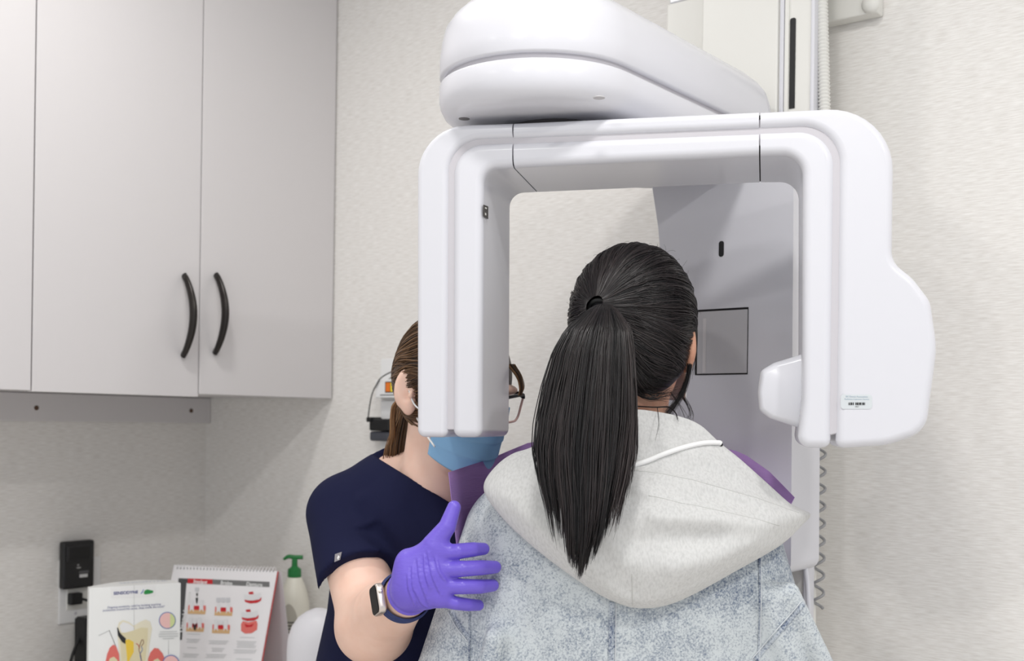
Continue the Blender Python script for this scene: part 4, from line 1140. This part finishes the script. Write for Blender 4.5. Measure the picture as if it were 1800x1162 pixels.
def lock(line, N, w0, tone, M=20, rad=0.0008, fan=1.0):
    base = spline([px(*p) for p in line], M); P = []; T = []; R = []
    for i in range(N):
        a = random.uniform(0, 6.28); q = math.sqrt(random.random()); ox, oy = q * math.cos(a), q * math.sin(a); wv = random.gauss(0, 0.2)
        end = 1 - abs(random.gauss(0, 0.06))
        P.append([np.array(base[j]) + np.array((ox, oy, 0)) * np.interp(j / (M - 1), [0, 0.15, 0.7, 1], w0) * (1 + wv * math.sin(j * 0.35 + a)) for j in range(M)])
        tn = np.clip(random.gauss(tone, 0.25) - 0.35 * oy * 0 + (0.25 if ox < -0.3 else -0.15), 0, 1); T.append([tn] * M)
        R.append([rad * (0.5 + 0.5 * min(1, (M - 1 - j) / 4)) for j in range(M)])
    return np.array(P), np.array(R), np.array(T)
A = lock([(742, 640, 1.93), (728, 690, 1.94), (716, 740, 1.945), (708, 790, 1.95), (703, 840, 1.97), (702, 880, 2.01)], 1300, [0.012, 0.018, 0.026, 0.022], 0.4)
B = lock([(741, 672, 1.87), (715, 694, 1.885), (694, 712, 1.90), (690, 735, 1.91), (690, 765, 1.92), (684, 815, 1.96)], 110, [0.004, 0.003, 0.004, 0.006], 0.8)
C_ = lock([(735, 625, 1.90), (727, 655, 1.91), (718, 690, 1.92), (708, 720, 1.93)], 200, [0.004, 0.006, 0.006, 0.005], 0.6)
pt2 = strands('ponytail', np.concatenate([A[0], B[0], C_[0]]), np.concatenate([A[1], B[1], C_[1]]), HAIRN, None, np.concatenate([A[2], B[2], C_[2]])); pt2['kind'] = 'stuff'; sub(pt2, H2)
A = lock([(898, 640, 1.80), (912, 660, 1.795), (917, 680, 1.795), (914, 695, 1.795)], 80, [0.008, 0.006, 0.004, 0.003], 0.3)
t3 = strands('temple_hair', A[0], A[1] * 0.6, HAIRN, None, A[2]); t3['kind'] = 'stuff'; sub(t3, H2)

# ================================================================== THINGS ON THE MACHINE WALL
def wplate(name, x0, y0, x1, y1, q0, q1, m, parent=None, bev=0.002):
    t0, za = wallpx(x0, y0, q1); t1, zd = wallpx(x1, y1, q1)
    return obox(name, wall(t0, q0, zd), WU * (t1 - t0), -WV * (q1 - q0), UP * (za - zd), m, parent, bev)
t, z = wallpx(700, 700, 0)
e = empty('switch_plate', wall(t, 0, z), 'white wall plate behind the box with coloured strips', 'switch plate')
wplate('plate', 669, 631, 742, 700, 0.0005, 0.006, WHITE, e)
tt, zz = wallpx(691, 646, 0.006); lathe('screw', wall(tt, 0.006, zz), -WV, [(0.004, 0), (0.003, 0.0012)], WHITEC, e, 12)
e = empty('wall_plate', wall(*[wallpx(700, 800, 0)[0], 0, wallpx(700, 800, 0)[1]]), 'white lower wall plate behind the hanging black pouch', 'wall plate')
wplate('plate', 669, 704, 742, 790, 0.0005, 0.006, WHITE, e)
tt, zz = wallpx(690, 750, 0.006); lathe('screw', wall(tt, 0.006, zz), -WV, [(0.004, 0), (0.003, 0.0012)], WHITEC, e, 12)
t, z = wallpx(690, 690, 0.03)
e = empty('indicator_box', wall(t, 0.01, z), 'small white box with orange, yellow, red and violet strips on wall', 'box')
bx = wplate('box_body', 660, 668, 742, 699, 0.007, 0.032, WHITE, e)
sub(wplate('strip_frame', 677, 671, 714, 690, 0.030, 0.0326, BLACK, None, None), bx)
for i, c in enumerate(((232, 120, 30), (240, 220, 60), (205, 60, 60), (130, 110, 190))):
    sub(wplate('colour_strip', 678 + i * 8.6, 672.5, 685.4 + i * 8.6, 688.5, 0.031, 0.0334, mat('strip%d' % i, c, 0.5), None, None), bx)
sub(wplate('grey_strip', 668, 693.5, 730, 695, 0.031, 0.0327, GREYP, None, None), bx)  # thin flat grey strip low on the box front
def wq(x, y, q): tt, zz = wallpx(x, y, q); return wall(tt, q, zz)
e = empty('hanging_pouch', wq(662, 776, 0.02), 'small black pouch hanging on a cord under the strip box', 'pouch')
wplate('pouch_body', 648, 736, 684, 758, 0.006, 0.045, BLACK, e, 0.005)
wplate('pouch_lower', 648.5, 758, 683, 776, 0.006, 0.040, mat('pouch_grey', (66, 68, 76), 0.5), e, 0.006)
wplate('clip', 643, 733, 651, 742, 0.01, 0.05, BLACK, e, 0.003)
tube('cord', spline([wq(647, 736, 0.045), wq(650, 712, 0.04), wq(655, 690, 0.038), wq(662, 676, 0.036), wq(670, 664, 0.034), wq(690, 653, 0.03), wq(712, 648, 0.03), wq(724, 644, 0.03)], 40), 0.0016, BLACK, e, 6)
tube('cord', spline([wq(684, 666, 0.034), wq(700, 655, 0.034), wq(714, 651, 0.034), wq(726, 643, 0.034)], 24), 0.0010, mat('wire_grey', (70, 74, 70), 0.5), e, 6)

# ================================================================== THINGS ON THE CABINET WALL AND COUNTER
def lq(x, y, q): s, z = lwallpx(x, y, q); return lwall(s, q, z)
def lplate(name, x0, y0, x1, y1, q0, q1, m, parent=None, bev=0.002):
    s0, za = lwallpx(x0, y0, q1); s1, zd = lwallpx(x1, y1, q1)
    return obox(name, lwall(s0, q0, zd), -WV * (s1 - s0), WU * (q1 - q0), UP * (za - zd), m, parent, bev)
e = empty('wall_outlet', lq(130, 1040, 0), 'white wall outlet plate behind the black battery charger', 'outlet')
lplate('plate', 105, 985, 176, 1088, 0.0005, 0.007, WHITE, e)
lplate('socket_face', 118, 1036, 160, 1068, 0.006, 0.0095, IVORY, e, 0.001)
s, z = lwallpx(133, 1078, 0.007); lathe('screw', lwall(s, 0.007, z), WU, [(0.004, 0), (0.003, 0.0012)], WHITEC, e, 12)
CHM = mat('charger_black', (26, 26, 28), 0.4)
e = empty('battery_charger', lq(140, 1032, 0.01), 'black battery charger plugged into the upper socket of the wall outlet', 'charger')
cb = lplate('charger_body', 112, 953, 166, 1031, 0.0075, 0.030, CHM, e, 0.006)
rim = lplate('bay_rim', 118, 960, 163, 984, 0.029, 0.033, mat('charger_rim', (34, 34, 37), 0.35), e, 0.002)
sub(lplate('battery_bay', 122, 963, 159, 982, 0.031, 0.0336, mat('bay_black', (12, 12, 14), 0.5), None, 0.001), rim)
LG = mat('label_grey', (150, 150, 150), 0.5)
sub(lplate('print_mark', 136, 992, 139, 994.5, 0.030, 0.0304, LG, None, None), cb); sub(lplate('print_mark', 135, 997, 142, 999, 0.030, 0.0304, LG, None, None), cb)
sub(lplate('print_mark', 139, 1004, 156, 1007, 0.030, 0.0304, mat('lg2', (86, 86, 88), 0.5), None, None), cb)
sub(lplate('print_mark', 140, 1010, 154, 1014, 0.030, 0.0304, mat('lg3', (205, 205, 205), 0.5), None, None), cb)
e = empty('power_plug', lq(135, 1055, 0.01), 'black power plug with cable in the lower socket of the outlet', 'plug')
lplate('plug_body', 126, 1044, 146, 1062, 0.0096, 0.030, BLACK, e, 0.003)
tube('plug_cable', spline([lq(144, 1053, 0.022), lq(152, 1055, 0.03), lq(162, 1058, 0.05), lq(172, 1075, 0.06), lq(174, 1180, 0.07)], 30), 0.0035, BLACK, e, 8)
e = tag(tube('black_cable', spline([lq(143, 1112, 0.05), lq(136, 1130, 0.055), lq(128, 1150, 0.06), lq(122, 1175, 0.065), lq(119, 1215, 0.07)], 24), 0.0038, BLACK, None, 8), 'black cable curving down beside the printed box', 'cable')
e = tag(tube('thin_wire', spline([lq(134, 1085, 0.008), lq(134, 1120, 0.012), lq(128, 1150, 0.016), lq(124, 1215, 0.02)], 24), 0.0009, mat('wire_pale', (170, 166, 160), 0.5), None, 6), 'thin pale wire hanging below the wall outlet', 'wire')
s, z = lwallpx(150, 1090, 0.08)
e = empty('power_adapter', lwall(s, 0.06, CT), 'tall black power box standing behind the printed cardboard box', 'adapter')
s1, _ = lwallpx(175, 1090, 0.08)
obox('adapter_body', lwall(s, 0.03, CT + 0.001), WV * (s - s1), WU * 0.05, UP * (z - CT - 0.001), BLACK, e, 0.004)
obox('adapter_cap', lwall(s - 0.004, 0.035, z - 0.001), WV * (s - s1 - 0.008), WU * 0.04, UP * 0.004, CHM, e, 0.001)

# ---- printed cardboard box
TLb = px(157, 1034, 2.36); TRb = px(318, 1024.5, 2.453); TRb.z = TLb.z
bxx = (TRb - TLb).normalized(); bw = (TRb - TLb).length; bn = Vector((bxx.y, -bxx.x, 0)); bn = bn if bn.y < 0 else -bn
EB = empty('printed_box', (TLb + TRb) / 2 - UP * (TLb.z - CT), 'white cardboard display box printed with a cut-open tooth', 'box')
EB_h = TLb.z - CT - 0.001
back = -bn * 0.085
pts = [TLb, TRb, TRb + back * 0.62 - bxx * 0.004, TLb + bxx * bw * 0.62 + back, TLb + bxx * bw * 0.30 + back * 0.8, TLb + back * 0.25]
bbody = prism('carton', [p - UP * EB_h for p in pts], UP * EB_h, PAPER, EB, 0.001)
def bp(x, y, off=0.0): return pxpl(x, y, TLb, bn) + bn * off
def bquad(name, pts, m, parent, off=0.0006, th=0.0003):
    return sub(prism(name, [bp(x, y, off) for x, y in pts], bn * th, m, None), parent)
INKB = mat('ink_navy', (52, 62, 130), 0.5); GREEN = mat('ink_green', (40, 140, 70), 0.5); CREAM = mat('tooth_cream', (232, 226, 204), 0.5); DENT = mat('dentine', (222, 212, 176), 0.5)
GUM = mat('gum_pink', (222, 112, 104), 0.5); GUML = mat('gum_light', (238, 160, 150), 0.5); YEL = mat('ink_yellow', (236, 200, 70), 0.5); RED = mat('ink_red', (196, 30, 40), 0.5); LGREY = mat('ink_pale', (196, 198, 198), 0.5); INKK = mat('ink_black', (34, 34, 38), 0.5); BLUEI = mat('ink_blue', (70, 110, 180), 0.5); BROWN = mat('ink_brown', (120, 60, 40), 0.5)
def btext(s, x, y, size_px, m, align='CENTER', bold=0.0):
    t = text('lettering', s, size_px * 2.44 / F, bp(x, y), bxx, UP, m, None, align, bold, 0.0); t.location = bn * 0.001
    return sub(t, bbody)
btext('SENSODYNE', 221, 1044.2, 7.2, INKB, bold=0.0002)
bquad('logo_curve', [(247, 1043), (250, 1040), (251.5, 1036), (252.5, 1036), (251.5, 1040.5), (248, 1044)], BLUEI, bbody)
bquad('logo_leaf', [(252.5, 1043), (254, 1038), (259, 1036), (265, 1037.5), (269.5, 1038.5), (268.8, 1042), (262, 1044), (255, 1045)], GREEN, bbody)
btext('Ongoing sensitivity relief by building soothing', 236, 1066.4, 4.9, INKB)
btext('protection around the nerve, deep inside the tooth*', 236, 1071.0, 4.9, INKB)
bquad('banner', [(194, 1032.2), (274, 1027.6), (274, 1046), (271, 1049), (198, 1052), (195, 1050)], WHITE, bbody, 0.0002, 0.0002)
bquad('fold_line', [(235.2, 1028.5), (235.9, 1028.5), (235.9, 1165), (235.2, 1165)], LGREY, bbody, 0.0006)
# the tooth in section
bquad('tooth', [(212, 1170), (207, 1125), (206, 1104), (209, 1094), (216, 1090), (226, 1093), (235, 1100), (246, 1093), (256, 1089), (264, 1093), (267, 1105), (262, 1135), (259, 1170)], CREAM, bbody, 0.0006)
bquad('tooth_dentine', [(214, 1170), (211, 1125), (212, 1108), (220, 1104), (235, 1108), (248, 1103), (260, 1104), (259, 1125), (254, 1170)], DENT, bbody, 0.0010)
bquad('tooth_enamel', [(210, 1100), (216, 1093), (226, 1096), (235, 1102), (235, 1108), (220, 1112), (213, 1112)], WHITE, bbody, 0.0012)
bquad('tooth_decay', [(205.5, 1103), (207, 1103), (210, 1111), (215, 1117), (221, 1122), (220, 1132), (214, 1128), (207, 1117)], INKK, bbody, 0.0014)
bquad('tooth_pulp', [(220, 1125), (226, 1123.5), (234.6, 1128), (234.8, 1146), (228, 1158), (224, 1175), (222.5, 1150)], YEL, bbody, 0.0014)
for l, m_ in (([(249, 1124), (246, 1133), (244, 1142), (247, 1152), (249, 1165)], BROWN), ([(239, 1131), (243, 1134), (245, 1140)], RED), ([(248, 1136), (250, 1142), (246, 1150), (248.5, 1163)], BLUEI), ([(251, 1124), (252, 1130), (248, 1136)], BROWN)):
    sub(tube('nerve_line', spline([bp(x, y, 0.0014) for x, y in l], 14), 0.0007, m_, None, 5), bbody)
bquad('gum', [(184, 1170), (188, 1150), (193, 1138), (199, 1133), (204, 1136), (209, 1150), (210, 1170)], GUM, bbody, 0.0014)
bquad('gum_core', [(188, 1170), (193, 1157), (200, 1154), (206, 1160), (208, 1170)], DENT, bbody, 0.0018)
bquad('gum', [(260, 1158), (264, 1147), (271, 1139), (278, 1140), (285, 1148), (289, 1157), (286, 1170), (260, 1170)], GUM, bbody, 0.0014)
bquad('gum_core', [(266, 1170), (270, 1160), (277, 1157), (283, 1163), (284, 1170)], DENT, bbody, 0.0018)
def bdisc(x, y, r, m_, off, name, a0=0, a1=2 * math.pi): return bquad(name, [(x + r * math.cos(a), y + r * math.sin(a)) for a in np.linspace(a0, a1, 29)[:-1 if a1 - a0 > 6 else None]], m_, bbody, off)
bdisc(294, 1090.5, 14.8, BLUEI, 0.0006, 'inset_ring'); bdisc(294, 1090.5, 13.6, mat('inset_pink', (240, 196, 192), 0.5), 0.0010, 'inset_disc'); bdisc(294, 1090.5, 13.4, mat('inset_lime', (212, 222, 160), 0.5), 0.0013, 'inset_side', -1.2, 1.2)
bdisc(300, 1166, 15, BLUEI, 0.0020, 'inset_ring'); bdisc(300, 1166, 13.6, mat('inset_pink', (240, 196, 192), 0.5), 0.0024, 'inset_disc')
for y0, xa, xb in ((1110, 281, 311), (1114, 279, 313), (1118, 279, 313), (1122, 286, 306)): bquad('print_line', [(xa, y0), (xb, y0 - 0.6), (xb, y0 + 0.6), (xa, y0 + 1.2)], LGREY, bbody)
for l in ([(173, 1117), (192, 1108)], [(192, 1108), (203, 1135)], [(296, 1125), (296, 1150)]): sub(tube('print_line', [bp(x, y, 0.0006) for x, y in l], 0.0005, GREYP if l[0][0] == 192 else LGREY, None, 5), bbody)
# print on the top panel
tp0 = TLb + bxx * bw * 0.36 + back * 0.45
tx = text('lettering', 'SENSODYNE', 0.018, tp0 + UP * 0.001, bxx, back.normalized(), mat('ink_faint', (180, 186, 204), 0.5), None, 'LEFT', 0, 0.0); sub(tx, bbody)

# ---- flip chart on an easel
TLc = px(306, 993, 2.74); TRc = px(487, 999, 2.655)
TRc.z = TLc.z
cx_ = (TRc - TLc); cw = cx_.length; cx_.normalize()
dwn = (px(462, 1190, 2.57) - TRc); dwn = (dwn - cx_ * dwn.dot(cx_) * 0.75).normalized()
cn = cx_.cross(dwn); cn = cn if cn.y < 0 else -cn; cn.normalize()
EC = empty('flip_calendar', (TLc + TRc) / 2 - UP * (TLc.z - CT), 'spiral-bound desk flip chart comparing implant, bridge and denture', 'flip chart')
clen = (TLc.z - CT - 0.002) / -dwn.z
page = prism('front_page', [TLc, TRc, TRc + dwn * clen, TLc + dwn * clen], -cn * 0.003, mat('page_white', (236, 234, 236), 0.45), EC)
prism('red_cover', [TLc - cn * 0.0032 + cx_ * 0.002, TRc - cn * 0.0032 + cx_ * 0.0012, TRc + dwn * clen - cn * 0.0032 + cx_ * 0.0012, TLc + dwn * clen - cn * 0.0032 + cx_ * 0.002], -cn * 0.003, mat('cover_red', (205, 60, 58), 0.5), EC)
bdir = Vector((-cn.x, -cn.y, 0)).normalized(); bot = TRc + bdir * 0.09; bot.z = CT + 0.002
dl = bot - TRc
prism('easel_back', [TLc - cn * 0.009, TRc - cn * 0.009 + cx_ * 0.006, TRc + dl + cx_ * 0.006, TLc + dl], bdir * 0.002, mat('easel_grey', (222, 220, 224), 0.5), EC)
def cp_(x, y, off=0.0): return pxpl(x, y, TLc, cn) + cn * off
def cquad(name, pts, m, off=0.0005, th=0.0003): return sub(prism(name, [cp_(x, y, off) for x, y in pts], cn * th, m, None), page)
def ctext(s, x, y, sz, m, align='CENTER', ex=None, ey=None, bold=0.0):
    t = text('lettering', s, sz * 2.6 / F, cp_(x, y), ex or cx_, ey or -dwn, m, None, align, bold, 0.0); t.location = cn * 0.0012; return sub(t, page)
# spiral
for i in range(30):
    x = 312 + i * (484 - 312) / 29.6; y = 995.5 + i * 0.18
    c = cp_(x, y + 3); 
    tube('binding_ring', [c + (cn * math.cos(a) + (-dwn) * math.sin(a) * 1.25) * 0.0052 - dwn * 0.003 - cn * 0.002 + cx_ * 0.0012 * a / 3 for a in np.linspace(-2.4, 3.4, 12)], 0.0011, WHITE, EC, 5)
    cquad('punch_hole', [(x - 0.9, y + 2.0), (x + 0.9, y + 2.0), (x + 0.9, y + 4.4), (x - 0.9, y + 4.4)], INKK)
cquad('header_bar', [(314, 1016.5), (331, 1017.2), (331, 1025), (314, 1024)], mat('bar_dark', (70, 70, 72), 0.5))
cquad('header_bar', [(330.5, 1017.0), (374, 1018.6), (374, 1027.2), (330, 1025.4)], RED, 0.0008)
cquad('header_bar', [(374, 1018.6), (474, 1023), (474, 1032), (374, 1027.2)], GREYP, 0.0007)
cquad('side_bar', [(314, 1018), (328.5, 1018.5), (320, 1125), (308, 1125)], mat('bar_dark', (70, 70, 72), 0.5), 0.0006)
ctext('Implant', 352, 1026.0, 9.6, WHITE, bold=0.0003); ctext('Bridge', 398, 1028.2, 9.6, WHITE, bold=0.0002); ctext('Denture', 447, 1030.6, 9.6, WHITE, bold=0.0002)
ctext('Dental Implant', 321.5, 1112, 12.5, WHITE, 'LEFT', -dwn + cx_ * 0.02, -cx_, 0.0004)
TOOTHW = mat('tooth_white', (228, 228, 230), 0.4); BONE = mat('bone_tan', (214, 176, 128), 0.5); TOOTHG = mat('tooth_grey', (206, 206, 210), 0.5)
def jaw(x, y, kind):
    cquad('jaw_bone', [(x - 15, y - 2), (x + 16, y - 1), (x + 15, y + 7), (x - 16, y + 6)], BONE, 0.0005)
    cquad('jaw_gum', [(x - 14.5, y - 9), (x - 9, y - 10), (x - 5, y - 6), (x, y - 7), (x + 5, y - 6), (x + 10, y - 9), (x + 16, y - 8), (x + 16, y), (x - 15, y - 1)], GUM, 0.0008)
    cquad('jaw_gum', [(x - 4.5, y - 8), (x + 4.5, y - 8), (x + 4.5, y - 2), (x, y - 0.5), (x - 4.5, y - 2)], RED, 0.0010)
    for dx in (-8.5, 8.5):
        cquad('printed_tooth', [(x + dx - 3.6, y - 13 - 4 * (kind != 1)), (x + dx, y - 15 - 4 * (kind != 1)), (x + dx + 3.6, y - 13 - 4 * (kind != 1)), (x + dx + 3.4, y - 4), (x + dx + 3.6, y + 3), (x + dx + 1.2, y - 1), (x + dx - 1.2, y - 1), (x + dx - 3.6, y + 3), (x + dx - 3.4, y - 4)], TOOTHW, 0.0012)
    if kind == 0:
        cquad('printed_implant', [(x - 1.6, y - 22), (x + 2.6, y - 22), (x + 1.6, y - 14), (x + 0.4, y - 11), (x - 1, y - 14)], INKK, 0.0012)
        cquad('printed_implant', [(x - 0.8, y - 30), (x + 2.2, y - 30), (x + 2.0, y - 25), (x - 0.4, y - 25)], INKK, 0.0012)
        cquad('printed_crown', [(x - 3, y - 40), (x + 4.4, y - 40), (x + 4, y - 34), (x + 0.6, y - 32), (x - 2.6, y - 34)], TOOTHG, 0.0012)
    if kind == 1:
        for dx in (-8.5, 0, 8.5): cquad('printed_crown', [(x + dx - 3.8, y - 25), (x + dx + 3.8, y - 25), (x + dx + 3.6, y - 18), (x + dx, y - 16.5), (x + dx - 3.6, y - 18)], TOOTHG, 0.0012)
    if kind == 2:
        cquad('printed_implant', [(x - 4, y - 8), (x - 1, y - 6), (x, y - 4), (x + 2, y - 7), (x + 4, y - 8), (x + 1.4, y + 4), (x - 1.2, y + 4)], INKK, 0.0014)
        cquad('printed_crown', [(x - 3.6, y - 17), (x + 3.6, y - 16.5), (x + 3.6, y - 9), (x, y - 6), (x - 3.6, y - 9)], TOOTHW, 0.0016)
    if kind == 3:
        cquad('printed_crown', [(x - 4, y - 17), (x + 4, y - 16.5), (x + 3.6, y - 10), (x, y - 8), (x - 3.6, y - 10)], TOOTHW, 0.0016)
jaw(346, 1073, 0); jaw(393, 1076, 1); jaw(343, 1104, 2); jaw(388.5, 1107, 3)
def dent(x, y, full):
    cquad('denture_gum', [(x - 15, y), (x - 10, y + 3), (x, y + 4), (x + 12, y + 2), (x + 16, y - 2), (x + 15, y + 4), (x + 8, y + 8), (x - 4, y + 9), (x - 13, y + 6)], RED, 0.0006)
    for k in range(9):
        xx = x - 13.4 + k * 3.3; yy = y + 1 + 2.6 * math.sin(math.pi * k / 8) - k * 0.35
        cquad('printed_tooth', [(xx - 1.5, yy - 8), (xx + 1.5, yy - 8.2), (xx + 1.5, yy + 1), (xx, yy + 2), (xx - 1.5, yy + 1)], TOOTHW, 0.0009)
    cquad('denture_gum', [(x - 7, y - 11), (x + 1, y - 12), (x + 2, y - 7.4), (x - 6, y - 7.2)], RED, 0.0005)
    if full:
        cquad('denture_arch', [(x - 15, y + 14), (x - 12, y + 9), (x - 2, y + 11), (x + 12, y + 8), (x + 14, y + 14), (x + 13, y + 24), (x + 4, y + 30), (x - 8, y + 31), (x - 15, y + 26)], GUM, 0.0006)
        cquad('denture_arch', [(x - 9, y + 14), (x, y + 16), (x + 8, y + 13), (x + 4, y + 19), (x - 6, y + 20)], RED, 0.0009)
dent(444, 1052, False); dent(439, 1083, True)
for (xa, xb, y0, n_) in ((329, 352, 1114, 1), (328, 352, 1123, 3), (367, 402, 1126, 3), (416, 451, 1127, 5), (422, 448, 1120, 1), (330, 346, 1138, 1), (372, 395, 1139, 3), (411, 452, 1142, 3), (322, 350, 1149, 3), (362, 398, 1150, 3), (415, 443, 1158, 1)):
    for k in range(n_): cquad('print_line', [(xa + (k % 2) * 2, y0 + k * 2.6), (xb - (k % 3) * 2, y0 + k * 2.6 + 0.8), (xb - (k % 3) * 2, y0 + k * 2.6 + 1.7), (xa + (k % 2) * 2, y0 + k * 2.6 + 0.9)], LGREY)

# ---- pump bottle
bc0 = px(517, 1060, 2.86); bc0.z = CT + 0.001
EBt = empty('pump_bottle', bc0, 'cream lotion bottle with green pump head behind the flip chart', 'bottle')
CRM = mat('bottle_cream', (232, 229, 216), 0.35, 0.5); GRN = mat('pump_green', (36, 122, 62), 0.35, 0.5)
zsh = px(517, 1014, 2.86).z - bc0.z; zt_ = px(517, 998, 2.86).z - bc0.z; ztop = px(517, 978, 2.86).z - bc0.z
bott = lathe('bottle_body', bc0, UP, [(0.036, 0), (0.039, 0.004), (0.040, 0.02), (0.040, zsh - 0.10), (0.038, zsh - 0.065), (0.033, zsh - 0.04), (0.025, zsh - 0.018), (0.0185, zsh - 0.003), (0.016, zsh)], CRM, EBt, 32, 60)
pump = lathe('pump_collar', bc0 + UP * zsh, UP, [(0.017, 0), (0.0172, 0.012), (0.0165, zt_ - zsh - 0.003), (0.012, zt_ - zsh), (0.0075, zt_ - zsh + 0.004), (0.0068, ztop - zsh - 0.004)], GRN, EBt, 28, 40)
nd = (WU * -0.6 - WV * 0.4 + Vector((-1, 0, 0))).normalized()
hd = bc0 + UP * (ztop - 0.002)
sub(tube('pump_nozzle', spline([hd + Vector((0.020, 0, 0)) - nd * 0.0, hd, hd + nd * 0.016 + UP * 0.001, hd + nd * 0.028 - UP * 0.006], 14), [0.0055] * 8 + [0.0052, 0.0050, 0.0046, 0.0042, 0.0038, 0.0035], GRN, None, 12), pump)
# oval label wrapped on the shoulder of the body
lc = np.array(bc0); zl0 = zsh - 0.115
V = []; fs = []
for i in range(21):
    a = -2.35 + 1.25 * i / 20
    for j in range(13):
        v = j / 12 * 2 - 1; hh = 0.072 * math.sqrt(max(0.02, 1 - ((i - 10) / 10.3) ** 2))
        z = zl0 - 0.02 + v * hh; rad_ = np.interp(z, [0, zsh - 0.10, zsh - 0.065, zsh - 0.04], [0.0404, 0.0404, 0.0384, 0.0334])
        V.append((lc[0] + math.cos(a) * rad_, lc[1] + math.sin(a) * rad_, lc[2] + z))
for i in range(20):
    for j in range(12): fs.append([i * 13 + j, (i + 1) * 13 + j, (i + 1) * 13 + j + 1, i * 13 + j + 1])
lb = sub(meshobj('bottle_label', pyd('bottle_label', V, fs), mat('label_stone', (184, 180, 168), 0.5), None, 60), bott)
INKG = mat('ink_stone', (96, 94, 90), 0.5)
for k in range(7):
    z = zl0 + 0.005 - k * 0.008
    V = []; fs = []
    for i in range(9):
        a = -1.95 + 0.6 * i / 8
        for zz in (z, z + 0.0035): V.append((lc[0] + math.cos(a) * 0.0409, lc[1] + math.sin(a) * 0.0409, lc[2] + zz))
    for i in range(8): fs.append([i * 2, i * 2 + 2, i * 2 + 3, i * 2 + 1])
    sub(meshobj('label_print', pyd('label_print', V, fs), INKG, None), bott)

# ---- white rounded cover in front of the bottle
wcv = px(556, 1120, 2.50); wcv.z = CT + 0.001
EW = empty('white_hood_cover', wcv, 'white rounded plastic cover standing between flip chart and navy sleeve', 'cover')
ztp = px(560, 1069, 2.50).z - wcv.z
rings = []
for r, h in ((0.066, 0), (0.068, 0.01), (0.068, ztp - 0.09), (0.066, ztp - 0.065), (0.058, ztp - 0.04), (0.044, ztp - 0.02), (0.026, ztp - 0.007), (0.008, ztp)):
    rings.append([wcv + UP * h + Vector((math.cos(a) * r * (1.0 if math.cos(a) < 0 else 1.25) + 0.004, math.sin(a) * r * 0.8, 0)) for a in np.linspace(0, 2 * math.pi, 41)[:-1]])
loft('cover_shell', rings, mat('cover_white', (228, 227, 232), 0.4), EW, True, 60)
tube('cover_ridge', spline([wcv + Vector((0.012, -0.012, ztp - 0.004)), wcv + Vector((0.034, -0.036, ztp - 0.025)), wcv + Vector((0.052, -0.0405, ztp - 0.06)), wcv + Vector((0.060, -0.038, ztp - 0.1))], 16), 0.0012, WHITE, EW, 6)
